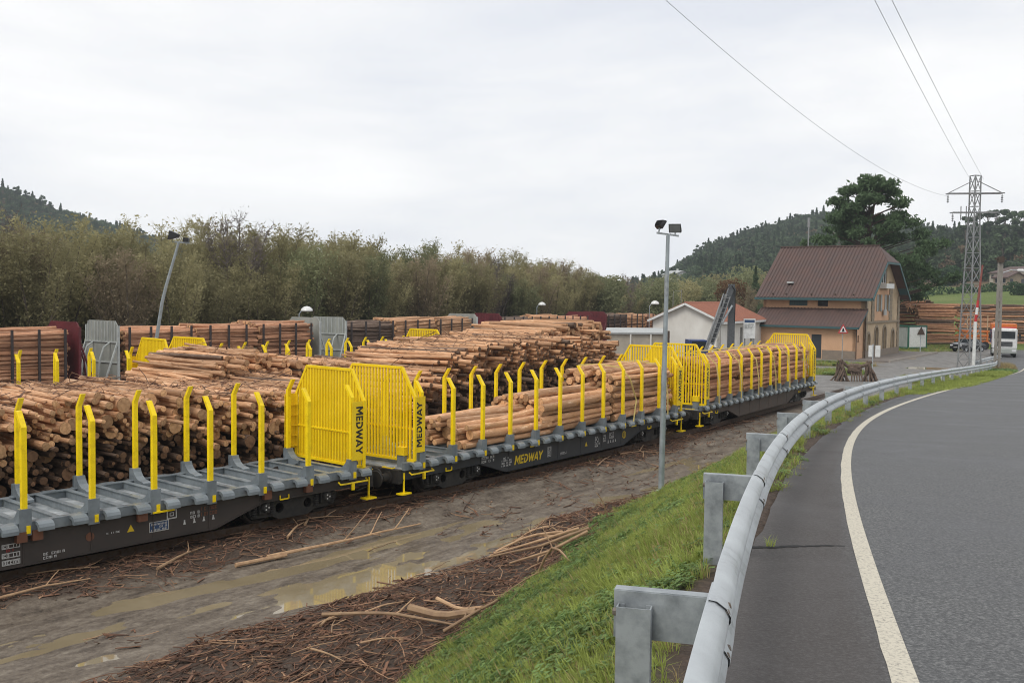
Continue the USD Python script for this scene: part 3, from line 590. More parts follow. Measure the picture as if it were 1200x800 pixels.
    # bogies
    for e in (-1, 1):
        b = holder(t, 'bogie'); xb = e * 5.85
        fp = Polygon([(-1.35, .92), (-1.25, .70), (-1.22, .62), (-.62, .60), (-.42, .50), (.42, .50), (.62, .60), (1.22, .62), (1.25, .70), (1.35, .92), (1.15, 1.0), (.5, 1.04), (.3, .98), (-.3, .98), (-.5, 1.04), (-1.15, 1.0)])
        fp = fp.difference(Point(-.42, .78).buffer(.12)).difference(Point(.42, .78).buffer(.12))
        for sg in (-1, 1):
            part(b, 'side_frame', MB().ext(affinity.translate(fp, xb, 0), .10, (0, sg * 1.05 + .05, 0)), 'bogie_black')
        for wx in (-.91, .91):
            for sg in (-1, 1):
                prof_w = [(.0, -.06), (.44, -.06), (.49, -.04), (.46, .0), (.45, .07), (.40, .08), (.36, .03), (.15, .02), (.12, .10), (0, .10)]
                part(b, 'wheel', MB().lathe([(r, q) for r, q in prof_w], (xb + wx, sg * .84, .45 + .45), (0, sg, 0), 28), 'wheel_steel', smooth=35)
                m = MB().box((xb + wx, sg * 1.08, .88), (.30, .24, .30)); m.lathe([(0, .17), (.10, .17), (.12, .12), (.12, 0)], (xb + wx, sg * 1.12, .88), (0, sg, 0), 14); part(b, 'axle_box', m, 'bogie_black')
                mb_ = MB()
                for dx in (-.24, .24):
                    for q in range(5): mb_.lathe([(.055, 0), (.085, .02), (.085, .04), (.055, .06)], (xb + wx + dx, sg * 1.1, .66 + q * .06), (0, 0, 1), 10)
                part(b, 'spring', mb_, 'bogie_black')
                mk = MB()
                for k in range(3): mk.box((xb + wx + .05 * math.cos(k * 2.1), sg * (1.292), .88 + .05 * math.sin(k * 2.1)), (.035, .012, .035))
                part(b, 'axle_mark', mk, 'lettering_white')
            part(b, 'axle', MB().tube([(xb + wx, -.9, .9), (xb + wx, .9, .9)], .08, 10), 'wheel_steel')
        part(b, 'bolster', MB().box((xb, 0, .86), (.5, 2.1, .28)), 'bogie_black')
        part(b, 'handle', MB().bar((xb - .55, -1.30, 1.02), (xb - .3, -1.30, 1.02), .02, .03).bar((xb - .55, -1.30, 1.02), (xb - .55, -1.30, 1.12), .03, .02).bar((xb - .3, -1.30, 1.02), (xb - .3, -1.30, 1.12), .03, .02), 'yellow_paint')
    # ends: head stock, buffers, hook, steps, rails, hoses
    for e in (-1, 1):
        x = e * 8.2
        part(t, 'head_stock', MB().box((x, 0, 1.10), (.16, 2.5, .36)), 'bogie_black')
        for sg in (-1, 1):
            m = MB().lathe([(0, 0), (.16, 0), (.16, .05), (.105, .06), (.105, .28), (.085, .28), (.085, .40), (.06, .41), (.21, .43), (.23, .455), (.21, .475), (0, .485)], (x + e * .08, sg * .875, 1.08), (e, 0, 0), 20)
            part(t, 'buffer', m, 'bogie_black', smooth=35)
            m = MB().bar((x - e * .1, sg * 1.28, 1.2), (x - e * .1, sg * 1.28, .64), .045, .03).bar((x - e * .1 - .18, sg * 1.28, .65), (x - e * .1 + .18, sg * 1.28, .65), .24, .035)
            part(t, 'step', m, 'yellow_paint')
            m = MB().tube([(x + e * .06, sg * 1.1, 1.34), (x + e * .18, sg * 1.1, 1.34), (x + e * .18, sg * .75, 1.34), (x + e * .06, sg * .75, 1.34)], .016, 6); part(t, 'shunter_handle', m, 'yellow_paint')
            m = MB().tube([(x - e * 1.15, sg * 1.33, 1.20), (x - e * 1.15, sg * 1.42, 1.15), (x - e * .25, sg * 1.42, 1.15), (x - e * .25, sg * 1.33, 1.20)], .022, 6); m.box((x - e * .75, sg * 1.42, 1.06), (.09, .05, .18)); part(t, 'brake_rail', m, 'yellow_paint')
        m = MB().box((x + e * .18, 0, 1.06), (.3, .08, .14)).tube([(x + e * .3, 0, 1.04), (x + e * .42, 0, .9), (x + e * .5, 0, .82)], .03, 6).tube([(x + e * .1, .3, .98), (x + e * .35, .3, .78), (x + e * .62, .26, .72), (x + e * .85, .2, .86)], .028, 7).tube([(x + e * .1, -.3, .98), (x + e * .35, -.3, .76), (x + e * .62, -.26, .70), (x + e * .85, -.2, .84)], .028, 7)
        part(t, 'coupling', m, 'bogie_black')
    # marks on the near and far beams
    for sg in (-1, 1):
        yb = sg * 1.268 * 1.0
        def flat(poly, x, z, m, dep=.006):
            poly = affinity.translate(poly, x * -sg, z)
            return MB().ext(poly, dep, (0, yb + (0 if sg < 0 else 0), 0), ax=(-sg, 0, 0), ay=(0, 0, 1)) if True else None
        if marks: marks(t, flat, sg)
    return t
def text_rows(rows, cw=.035, ch=.05, seed=1):
    """a block of small stencilled figures, too small to read: strokes of figure size"""
    r = np.random.default_rng(seed); out = []
    for j, n in enumerate(rows):
        for i in range(n):
            if r.random() < .12: continue
            x, z = i * cw, -j * ch * 1.5
            k = r.integers(0, 4)
            out.append(shapely.box(x, z, x + cw * .22, z + ch)); 
            if k != 1: out.append(shapely.box(x, z + ch * .8, x + cw * .75, z + ch))
            if k in (0, 2): out.append(shapely.box(x + cw * .5, z, x + cw * .75, z + ch * .9))
            if k >= 2: out.append(shapely.box(x, z, x + cw * .75, z + ch * .2))
    return shapely.union_all(out)
def frame_box(w, h, t=.015): return shapely.box(0, 0, w, h).difference(shapely.box(t, t, w - t, h - t))
tri = Polygon([(0, 0), (.16, 0), (.08, .15)])
smalltri = Polygon([(0, 0), (.07, 0), (.05, .06), (.05, .1), (.02, .1), (.02, .06)])
def U(*a): return shapely.union_all(a)
def at(p, x, z): return affinity.translate(p, x, z)
def marks_new(t, flat, sg):
    part(t, 'wordmark', flat(wordmark(.27, 1.55, .22), -3.1, .76, 'y'), 'lettering_yellow', label='yellow name lettering on the beam')
    part(t, 'stencil', flat(text_rows([5, 7, 7, 6], .075, .05, 3), -3.75, 1.0, 'w'), 'lettering_white')
    part(t, 'stencil', flat(text_rows([9, 9], .07, .07, 5), -4.75, 1.12, 'w'), 'lettering_white')
    part(t, 'stencil', flat(U(frame_box(.2, .32), at(text_rows([3, 3, 3, 3], .06, .045, 6), .03, .24)), -1.3, .78, 'w'), 'lettering_white')
    part(t, 'stencil', flat(text_rows([7, 6], .06, .03, 8), -.55, .8, 'w'), 'lettering_white')
    part(t, 'stencil', flat(U(text_rows([3, 4, 4, 5, 3], .07, .05, 9), at(text_rows([3, 3, 3], .06, .06, 10), .55, .0)), 1.6, 1.06, 'w'), 'lettering_white')
    part(t, 'stencil', flat(U(*[at(smalltri, .17 * i, 0) for i in range(4)], at(frame_box(.3, .2), .12, .15), at(text_rows([4, 4], .06, .05, 11), .15, .25)), 2.45, .8, 'w'), 'lettering_white')
    part(t, 'round_mark', flat(Point(0, 0).buffer(.13).difference(Point(0, 0).buffer(.105)).union(shapely.box(-.02, -.09, .02, .09)), 3.6, .98, 'y'), 'lettering_yellow')
    part(t, 'triangle_mark', flat(tri, .95, .86, 'y'), 'lettering_yellow')
    part(t, 'release_handle', MB().box((-2.1 * 1, sg * 1.33, 1.24), (.5, .03, .035)), 'yellow_paint')
    part(t, 'release_handle', MB().box((4.2, sg * 1.33, 1.24), (.35, .03, .035)), 'yellow_paint')
def marks_old(t, flat, sg):
    part(t, 'stencil', flat(U(frame_box(.16, .26), at(text_rows([2, 2, 2], .06, .06, 3), .03, .17)), -1.32, .82, 'w'), 'lettering_white')
    part(t, 'stencil', flat(U(frame_box(.34, .09), at(text_rows([5], .06, .05, 4), .03, .02)), -1.08, 1.0, 'w'), 'lettering_white')
    part(t, 'stencil', flat(U(frame_box(.34, .10), at(text_rows([5], .06, .06, 4), .03, .02), at(frame_box(.34, .10), 0, -.14), at(text_rows([5], .06, .06, 5), .03, -.12)), -1.08, .82, 'w'), 'lettering_white')
    part(t, 'stencil', flat(text_rows([3], .06, .05, 14), -1.0, .94, 'r'), 'marking_red')
    part(t, 'stencil', flat(text_rows([8, 5], .055, .05, 15), -.30, .74, 'w'), 'lettering_white')
    part(t, 'stencil', flat(text_rows([6], .05, .035, 16), 1.0, .93, 'w'), 'lettering_white')
    part(t, 'triangle_mark', flat(tri, 1.45, .90, 'y'), 'lettering_yellow')
    part(t, 'round_mark', flat(Point(.1, .02).buffer(.09), .55, .93, 'y'), 'rust_box')
    part(t, 'stencil', flat(U(frame_box(.46, .22), at(text_rows([6, 6, 6], .065, .04, 17), .04, .14)), 1.95, .80, 'w'), 'lettering_white')
    part(t, 'blue_plate', flat(shapely.box(0, 0, .42, .18), 1.97, .82, 'b', .003), 'blue_mark')
    part(t, 'stencil', flat(U(frame_box(.24, .2, .025), at(frame_box(.1, .08), .07, .06)), 2.36, 1.02, 'w'), 'lettering_white')
    part(t, 'stencil', flat(U(*[at(smalltri, .24 * i, 0) for i in range(4)], at(text_rows([4, 4], .06, .06, 18), .18, .2)), 2.75, .84, 'w'), 'lettering_white')
    part(t, 'stencil', flat(text_rows([6, 6], .07, .08, 19), 3.2, 1.08, 'w'), 'rust_box')
    for x in (-.75, -.45, 1.75, 4.9, 6.1): part(t, 'rust_box', MB().box((x, sg * 1.34, 1.20), (.20, .12, .20)), 'rust_box')
    part(t, 'release_handle', MB().box((2.2, sg * 1.42, 1.25), (.5, .03, .035)), 'yellow_paint')

LW = 'yellow staked timber wagons'
w1 = make_wagon('nearest empty timber wagon, bare grey deck, yellow stakes and brown side beam', LW, 'beam_brown', marks=marks_old, skew=.36); move(w1, wmat(*WAGONS[1]))
w2 = make_wagon('middle timber wagon with yellow lettering on its dark beam, carrying thick logs', LW, 'beam_dark', marks=marks_new); move(w2, wmat(*WAGONS[2]))
w3 = make_wagon('farthest timber wagon of the near train, fully loaded, with a rust brown beam', LW, 'beam_rust'); move(w3, wmat(*WAGONS[3]))
wo = copy_of(w1, wmat((-19.96, 34.85), .75), 'empty yellow staked wagon at the far left behind the log pile', LW)
wp = copy_of(w1, wmat((-9.25, 48.35), .593), 'empty yellow staked wagon whose stakes rise behind the long log pile', LW)
t_, n_ = fr(.55); cq = np.array([-9.25, 48.35]) + np.array(fr(.593)[0]) * 8.9 + t_ * 8.9
track('railway_track', [np.array([-19.96, 34.85]) - 25 * np.array(fr(.75)[0]), (-19.96, 34.85), (-14.3, 41.4), (-9.25, 48.35), cq, cq + 20 * t_], 'rails of the middle track behind the log piles')

# ------------------------------------------------------------------ logs
def log_proto(seed, n=10, k=7):
    r = np.random.default_rng(seed); x = np.linspace(-.5, .5, k); g = np.arange(n) * 2 * PI / n
    rad = (1.08 - .16 * (x[:, None] + .5)) * (1 + .13 * (r.random((k, n)) - .5)) * (1 + .12 * (r.random((k, 1)) - .5))
    bend = np.stack([.6 * np.sin((x + .5) * PI) * r.uniform(-1, 1), .6 * np.sin((x + .5) * PI * r.uniform(.8, 2)) * r.uniform(-1, 1)], 1)
    if seed % 2: rad[k // 2, :3] *= 1.16
    V = np.stack([np.repeat(x[:, None], n, 1), bend[:, :1] + rad * np.cos(g), bend[:, 1:] + rad * np.sin(g)], -1)
    bark = MB(); i, j = np.meshgrid(np.arange(k - 1), np.arange(n), indexing='ij'); j2 = (j + 1) % n
    bark.add(V.reshape(-1, 3), np.stack([i * n + j, i * n + j2, (i + 1) * n + j2, (i + 1) * n + j], -1).reshape(-1, 4)[:, ::-1])
    ends = []
    for e in (0, k - 1):
        sg = -1 if e == 0 else 1; c = V[e].mean(0)
        rim = c + (V[e] - c) * .985; rim[:, 0] += sg * .002
        m = MB().add(np.vstack([rim, c + [sg * .004, 0, 0]]), np.stack([np.arange(n), (np.arange(n) + 1) % n, np.full(n, n)], 1)[:, ::sg]); ends.append(m)
    return bark, ends[0], ends[1]
LOGP = [log_proto(100 + i) for i in range(6)]
def log_parts(i, bark='log_bark', end='log_end'): b, e0, e1 = LOGP[i]; return [('bark', b, bark), ('sawn_end', e0, end), ('sawn_end_001', e1, end)]
log_first = {}
def place_log(M, label, group, rng_i, bark='log_bark', end='log_end'):
    key = (rng_i, bark, end)
    if key not in log_first:
        t = thing('log', label, 'log', group=group)
        for nm, mb, m in log_parts(*key): part(t, nm.replace('_001', ''), mb, m, smooth=50 if nm == 'bark' else False)
        move(t, M); log_first[key] = t; return t
    return copy_of(log_first[key], M, label, group)
def dirmat(d, up=(0, 0, 1), roll=0.):
    d = np.array(d, float); d /= np.linalg.norm(d); b = np.cross(up, d); b /= np.linalg.norm(b); c = np.cross(d, b)
    cb, sb = math.cos(roll), math.sin(roll); return np.stack([d, cb * b + sb * c, -sb * b + cb * c], 1)
def q_of(R):
    R = np.asarray(R); w = math.sqrt(max(0, 1 + R[0, 0] + R[1, 1] + R[2, 2])) / 2
    if w > 1e-3: return np.array([w, (R[2, 1] - R[1, 2]) / (4 * w), (R[0, 2] - R[2, 0]) / (4 * w), (R[1, 0] - R[0, 1]) / (4 * w)])
    q = Gf.Matrix3d(*R.T.ravel().tolist()).ExtractRotation().GetQuat(); return np.array([q.GetReal(), *q.GetImaginary()])
def pack(s0, s1, z0, top, rsamp, seed, nmax=2600, tries=14):
    """round logs dropped one on another between s0 and s1 up to top(s)"""
    r = np.random.default_rng(seed); S = np.zeros(nmax); Z = np.zeros(nmax); R = np.zeros(nmax); n = 0; miss = 0
    while n < nmax and miss < 60:
        rr = rsamp(r); c = r.uniform(s0 + rr, s1 - rr, tries)
        z = np.full(tries, z0 + rr)
        if n:
            d = np.abs(c[:, None] - S[None, :n]); sm = rr + R[None, :n]
            hh = np.where(d < sm, Z[None, :n] + np.sqrt(np.maximum(sm ** 2 - d ** 2, 0)), -1e9).max(1); z = np.maximum(z, hh)
        slack = z - np.array([top(a) for a in c]); ok = slack + rr < 0
        if not ok.any(): miss += 1; continue
        i = np.argmin(np.where(ok, z, 1e9)); S[n], Z[n], R[n] = c[i], z[i], rr; n += 1
    return S[:n], Z[:n], R[:n]
def on_top(S, Z, R):
    o = np.ones(len(S), bool)
    for i in range(len(S)):
        cov = (np.abs(S - S[i]) < R * .8) & (Z > Z[i] + .02); o[i] = cov.sum() == 0
    return o
STUFF = {}
def stuff_log(key, M, variant):
    STUFF.setdefault(key, []).append((variant, M))
budget = {'n': 0}
def cross_pile(frame_a, n0, length, s0, s1, z0, top, rs, seed, label_top, label_end, group, stuffkey, front=0, ntop=999, end='log_end', bark='log_bark', jit=.24, yaw=.045):
    S, Z, R = pack(s0, s1, z0, top, rs, seed); t, nn = fr(frame_a); r = np.random.default_rng(seed + 1); top_ = on_top(S, Z, R)
    vis = np.zeros(len(S)); order = np.argsort(-R * (1 + .0 * S)); taken_end = taken_top = 0
    base_bark, base_end = bark, end
    for i in order:
        dirty = Z[i] < top(S[i]) - .95 - .5 * r.random() or r.random() < .05  # lower logs, and a random few, take the darker bark and ends
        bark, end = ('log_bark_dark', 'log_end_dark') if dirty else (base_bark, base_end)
        L = length * r.uniform(.94, 1.06); c = n0 + L / 2 + r.normal(0, jit) + (r.uniform(-.9, -.2) if r.random() < .04 else 0)
        a = r.normal(0, yaw); d = math.cos(a) * nn + math.sin(a) * t
        p = t * S[i] + nn * c; tilt = r.normal(0, .012) if not top_[i] else r.normal(0, .02)
        M = mat4(dirmat((*d, tilt), roll=r.uniform(0, 6.28)), (*p, Z[i]), (L, R[i], R[i])); var = int(r.integers(0, 6))
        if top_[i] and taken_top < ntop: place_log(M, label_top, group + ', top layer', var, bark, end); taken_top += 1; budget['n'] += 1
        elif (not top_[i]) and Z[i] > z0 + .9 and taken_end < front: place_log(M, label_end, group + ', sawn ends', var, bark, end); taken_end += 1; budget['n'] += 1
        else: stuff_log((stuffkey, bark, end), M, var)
def rs_mix(lo, hi, big=.04, bigr=(.17, .24)):
    return lambda r: r.uniform(*bigr) if r.random() < big else lo + (hi - lo) * r.random() ** 1.4
def topA(s): return np.interp(s, [3, 9, 13.5, 15.6, 16.5, 18.5, 20.5, 22, 23], [3.25, 3.25, 3.35, 3.15, 2.95, 3.1, 3.1, 2.8, 2.0]) + .10 * math.sin(s * 2.3)
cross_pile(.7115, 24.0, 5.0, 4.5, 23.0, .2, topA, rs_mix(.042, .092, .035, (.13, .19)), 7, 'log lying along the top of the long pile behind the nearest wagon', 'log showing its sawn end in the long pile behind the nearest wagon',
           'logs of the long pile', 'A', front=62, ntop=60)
def topA2(s): return np.interp(s, [17.3, 18.6, 19.4, 20.4, 22, 26, 31], [2.6, 3.15, 3.8, 3.9, 3.5, 3.2, 3.0]) + .08 * math.sin(s * 3.1)
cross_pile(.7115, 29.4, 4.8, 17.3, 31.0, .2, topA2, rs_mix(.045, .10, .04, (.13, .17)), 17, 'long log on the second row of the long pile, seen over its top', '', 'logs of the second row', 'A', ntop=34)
def topB(s): return np.interp(s, [24.3, 26, 27.5, 29.5, 33, 38, 40, 40.8], [1.2, 2.7, 3.3, 4.05, 4.08, 4.05, 3.75, 2.6]) + .07 * math.sin(s * 2.7)
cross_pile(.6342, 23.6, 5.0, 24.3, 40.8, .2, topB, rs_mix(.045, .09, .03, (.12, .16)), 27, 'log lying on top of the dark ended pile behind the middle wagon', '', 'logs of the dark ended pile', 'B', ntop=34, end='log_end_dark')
def topC(s): return np.interp(s, [36.3, 38.3, 40.5, 43, 44.5, 48.2, 49.3], [2.9, 3.6, 3.75, 4.0, 4.45, 4.5, 4.1]) + .05 * math.sin(s * 2.1)
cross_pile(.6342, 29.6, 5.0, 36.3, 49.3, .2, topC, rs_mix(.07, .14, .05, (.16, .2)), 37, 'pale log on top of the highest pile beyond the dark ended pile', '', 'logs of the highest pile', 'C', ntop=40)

def wagon_load(c, a, bundles, rs, seed, label, group, stuffkey, bark='log_bark', end='log_end', take=40, nearonly=True):
    r = np.random.default_rng(seed); R3 = rotz(PI / 2 - a); taken = 0; cand = []
    for (x0, x1, ztop, tilt) in bundles:
        S, Z, R = pack(-1.20, 1.20, 1.485, lambda s: ztop - .35 * (s / 1.2) ** 2, rs, seed + int((x0 + 20) * 10), 200)
        vis = on_top(S, Z, R)
        for i in range(len(S)):
            cov = (S < S[i] - .02) & (np.abs(Z - Z[i]) < R * .8); vis[i] |= cov.sum() == 0
        for i in range(len(S)):
            L = (x1 - x0) * r.uniform(.93, 1.0); cx = (x0 + x1) / 2 + r.normal(0, .12)
            yw = r.normal(0, .012); d = R3 @ np.array([math.cos(yw), math.sin(yw), tilt + r.normal(0, .012)])
            p = R3 @ np.array([cx, S[i], 0]) + np.array([c[0], c[1], Z[i]])
            if r.random() < .5: d = -d
            cand.append((int(vis[i]), R[i], mat4(dirmat(d, roll=r.uniform(0, 6.28)), p, (L, R[i], R[i])), int(r.integers(0, 6))))
    cand.sort(key=lambda q: (-q[0], -q[1]))
    for vis_, R_, M, var in cand:
        if vis_ and taken < take: place_log(M, label, group, var, bark, end); taken += 1; budget['n'] += 1
        else: stuff_log((stuffkey, bark, end), M, var)
wagon_load(*WAGONS[2], [(-5.3, -.95, 2.42, 0.), (-1.35, 3.1, 2.80, 0.01), (3.0, 7.45, 3.42, 0.)], rs_mix(.08, .15, .10, (.18, .24)), 51, 'thick log loaded lengthwise between the stakes of the middle wagon', 'load of the middle wagon', 'D', take=60)
wagon_load(*WAGONS[3], [(-7.5, -2.75, 3.38, 0.), (-2.65, 2.3, 3.48, 0.), (2.45, 7.4, 3.56, 0.)], rs_mix(.07, .12, .06, (.14, .17)), 61, 'log loaded lengthwise between the stakes of the farthest wagon of the near train', 'load of the farthest wagon', 'E', bark='log_bark_red', take=50)
SL = {'A': 'stacked logs filling the long pile behind the nearest wagon', 'B': 'stacked logs with dark sawn ends behind the middle wagon', 'C': 'stacked logs under the highest pile', 'D': 'logs deep in the load of the middle wagon', 'E': 'logs deep in the load of the farthest wagon'}
def flush_stuff(labels):
    for (k, bark, end), items in STUFF.items():
        protos = [('stacked_log', log_parts(i, bark, end), None) for i in range(6)]
        idx = [v_ for v_, M in items]; pos = [M[:3, 3] for v_, M in items]; sc = [np.linalg.norm(M[:3, :3], axis=0) for v_, M in items]
        q = [q_of(M[:3, :3] / np.linalg.norm(M[:3, :3], axis=0)) for v_, M in items]
        instancer('stacked_logs', protos, idx, pos, q, np.array(sc), labels[k], 'logs')
    STUFF.clear()
flush_stuff(SL)
# lashing straps over the loads
def strap(c, a, x, ztop, label, lean=0.):
    R3 = rotz(PI / 2 - a); pts = [(x, -1.46, 1.3), (x + lean, -1.44, 2.2), (x, -1.30, ztop - .35), (x, -.9, ztop + .02), (x, 0, ztop + .10), (x, .9, ztop + .02), (x, 1.44, 1.4)]
    m = MB()
    for p, q in zip(pts, pts[1:]): m.bar(p, q, .05, .012, up=(1, 0, 0))
    v_, f_ = m.arrays(); v_ = v_ @ R3.T + np.array([c[0], c[1], 0]); solo('lashing_strap', MB().add(v_, f_), 'strap', label, 'strap', 'straps over the wagon loads')
for x, z, l in ((3.9, 3.35, .25), (6.6, 3.35, 0)): strap(*WAGONS[2], x, z, 'pale webbing strap over the right hand bundle of the middle wagon', l)
for x in (-6.4, -3.7, -1.4, 1.1, 3.3, 5.9): strap(*WAGONS[3], x, 3.45, 'pale webbing strap hanging down the load of the farthest wagon')

# ------------------------------------------------------------------ guardrail
def rail_run(name, label, fx, y0, y1, zf, post_at, tail=None):
    ys = np.linspace(y0, y1, 1400); xs = fx(ys); s = np.r_[0, np.cumsum(np.hypot(np.diff(xs), np.diff(ys)))]
    t = thing(name, label, 'guardrail')
    s_of = lambda y: np.interp(y, ys, s)
    sp = np.arange(s_of(post_at) % 4.0, s[-1], 4.0)
    prof = np.array([(-.003, .752), (.025, .748), (.062, .722), (.080, .690), (.080, .668), (.062, .640), (.022, .608), (.004, .596), (.022, .584), (.062, .552), (.080, .524), (.080, .502), (.062, .470), (.025, .444), (-.003, .440)])
    prof2 = np.vstack([prof, (prof - [.006, 0])[::-1], prof[:1]])
    def fr_at(sv):
        x = np.interp(sv, s, xs); y = np.interp(sv, s, ys); x2 = np.interp(sv + .15, s, xs); y2 = np.interp(sv + .15, s, ys); x1 = np.interp(sv - .15, s, xs); y1_ = np.interp(sv - .15, s, ys)
        d = np.array([x2 - x1, y2 - y1_]); d /= np.linalg.norm(d); return np.array([x, y]), d, np.array([d[1], -d[0]])
    cuts = np.r_[0, sp, s[-1]]
    for k, (a, b) in enumerate(zip(cuts[:-1], cuts[1:])):
        if b - a < .3: continue
        m = MB(); ss = np.linspace(max(a - .16, 0), min(b + .16, s[-1]), 14); rings = []
        for i, q in enumerate(ss):
            c, d, n = fr_at(q); lift = (.007 if i < 2 else 0.); z = zf(c[1])
            rings.append(np.stack([c[0] + n[0] * (prof2[:, 0] - .08 + lift), c[1] + n[1] * (prof2[:, 0] - .08 + lift), z + prof2[:, 1] + lift * .6], 1))
        m.grid(np.stack(rings)[:, ::-1]); part(t, 'rail_beam', m, 'galvanised', smooth=40)
    for q in sp:
        c, d, n = fr_at(q); z = zf(c[1]); D3, N3 = np.array([*d, 0]), np.array([*n, 0])
        o = c - n * .40
        C = Polygon([(0, 0), (.145, 0), (.145, .062), (.118, .062), (.118, .056), (.139, .056), (.139, .006), (.006, .006), (.006, .056), (.027, .056), (.027, .062), (0, .062)])
        V = MB().ext(affinity.translate(C, -.07, 0), 1.45, (o[0], o[1], z - .80), N3, D3)
        part(t, 'post', V, 'galvanised_dull', smooth=False)
        m = MB(); pl = Polygon([(-.09, .50), (.32, .50), (.34, .54), (.34, .70), (-.09, .70)])
        m.ext(pl, .006, (o[0] + d[0] * .075, o[1] + d[1] * .075, z), N3, (0, 0, 1))
        m.ext([(-.09, 0), (.34, 0), (.34, .06), (-.09, .06)], .006, (o[0] + d[0] * .075, o[1] + d[1] * .075, z + .698), N3, D3)
        for u0 in (-.09, .40): pass
        part(t, 'spacer', m, 'galvanised_dull')
        mb_ = MB()
        for zz in (.60, .66):
            cc = np.array([*(c + n * .002 - n * .08), z + zz - .04]); 
        for ds in (-.14, -.05):
            for zz, off in ((.712, -.012), (.54, -.008)):
                c2, d2, n2 = fr_at(q + ds); mb_.lathe([(0, .014), (.012, .013), (.017, .005), (.019, 0)], (*(c2 + n2 * off), z + zz), (n2[0], n2[1], .35), 8)
        mb_.lathe([(0, .018), (.016, .016), (.018, 0)], (*(o - n * .072 + d * .03), z + .62), (-n[0], -n[1], 0), 6)
        part(t, 'bolts', mb_, 'bolt_steel', kind='stuff')
    return t
rail_run('guardrail', 'long curved galvanised guardrail along the left edge of the road', rail_x, -9.0, 88.0, lambda y: float(road_z(y)), 3.98)
rx2 = pch([(79.5, 37.6), (83, 39.0), (88, 42.0), (95, 46.8)])
rail_run('guardrail', 'short guardrail branching off at the far end of the long one', rx2, 79.5, 95.0, lambda y: float(road_z(y)) + .05, 80.5)

# ------------------------------------------------------------------ bark debris, sticks
rng = np.random.default_rng(5)
def chip(seed, L, w, h):
    r = np.random.default_rng(seed); v = np.array([[-L/2, -w/2, 0], [L/2, -w/2*.7, 0], [L/2, w/2*.5, 0], [-L/2*.8, w/2, 0]]) + r.normal(0, L * .06, (4, 3)) * [1, 1, .4]
    return MB().add(np.vstack([v, v + [0, 0, h]]), BOXF)
def twig(seed, L, rd):
    r = np.random.default_rng(seed); x = np.linspace(-L/2, L/2, 5); p = np.c_[x, np.cumsum(r.normal(0, L * .05, 5)), np.abs(np.cumsum(r.normal(0, L * .03, 5)))]
    return MB().tube(p, np.linspace(rd, rd * .5, 5), 4)
CH = [('bark_chip', chip(i, L, w, h), m) for i, (L, w, h, m) in enumerate([(.08, .03, .010, 'chip_brown'), (.15, .03, .012, 'chip_brown'), (.24, .026, .012, 'chip_brown'), (.13, .022, .010, 'chip_pale'), (.34, .020, .012, 'chip_brown'), (.2, .016, .010, 'chip_pale')])]
TW = [('twig', twig(i + 20, L, rd), m) for i, (L, rd, m) in enumerate([(.45, .008, 'chip_brown'), (.7, .010, 'chip_brown'), (.9, .012, 'chip_pale'), (.6, .007, 'chip_pale'), (1.2, .014, 'chip_brown')])]
def scatter_on(xs, ys, lift=0.0): return np.stack([xs, ys, ground_z(xs, ys) + lift], -1)
def gradq(xs, ys, spin, jit):
    e = .08; gx_ = (ground_z(xs + e, ys) - ground_z(xs - e, ys)) / (2 * e); gy_ = (ground_z(xs, ys + e) - ground_z(xs, ys - e)) / (2 * e)
    q = qz(spin); qt = qmul(qax([0, 1, 0], -np.arctan(gx_) + rng.normal(0, jit, len(xs))), qax([1, 0, 0], np.arctan(gy_) + rng.normal(0, jit, len(xs)))); return qmul(qt, q)
def region(n, kind):
    xs = rng.uniform(-13, 14, n * 3); ys = 11 + 37 * rng.random(n * 3) ** 1.5; v = mud_v(xs, ys); P = np.stack([xs, ys, 0 * xs], -1); nz_ = fbm(P * .9, 4, 31) - .5; cl = fbm(P * .6, 3, 61)
    if kind == 'near': ok = (v + nz_ * .3 > 1.0) & (xs - toe_x(ys) + nz_ * 1.2 < .35 + .8 * (cl - .5) + .75 * sstep(25, 32, ys) * (rail_x(ys) - toe_x(ys)))
    elif kind == 'far': ok = (v + nz_ * .3 < .02) & (v > -1.5) & (cl > .28)
    else: ok = (v > 0) & (v < 1.3) & (cl > .62 - .26 * sstep(24, 30, ys)) & (ground_z(xs, ys) > .0)
    xs, ys = xs[ok][:n], ys[ok][:n]; return xs, ys
pos, idx, qs, sc = [], [], [], []
for kind, nch, ntw in (('near', 24000, 6500), ('far', 19000, 6000), ('mud', 5200, 1100)):
    for n_, lo, hi, lift, jit in ((nch, 0, len(CH), .012, .35), (ntw, len(CH), len(CH) + len(TW), .03, .12)):
        xs, ys = region(n_, kind); n_ = len(xs); pr = np.array([.27, .24, .16, .10, .15, .08]) if lo == 0 else np.array([.3, .25, .12, .18, .15])
        idx.append(lo + rng.choice(hi - lo, n_, p=pr / pr.sum())); pos.append(scatter_on(xs, ys, lift)); sc.append(rng.uniform(.5, 1.15, n_))
        base = .9 if lo else 0
        spin = rng.uniform(0, 2 * PI, n_); spin = np.where(rng.random(n_) < .5, PI / 2 - .68 + rng.normal(0, .35, n_), spin)
        qs.append(gradq(xs, ys, spin, jit))
instancer('bark_debris', CH + TW, np.concatenate(idx), np.concatenate(pos), np.concatenate(qs), np.concatenate(sc), 'dark litter of torn bark and twigs along both sides of the muddy track', 'bark litter')

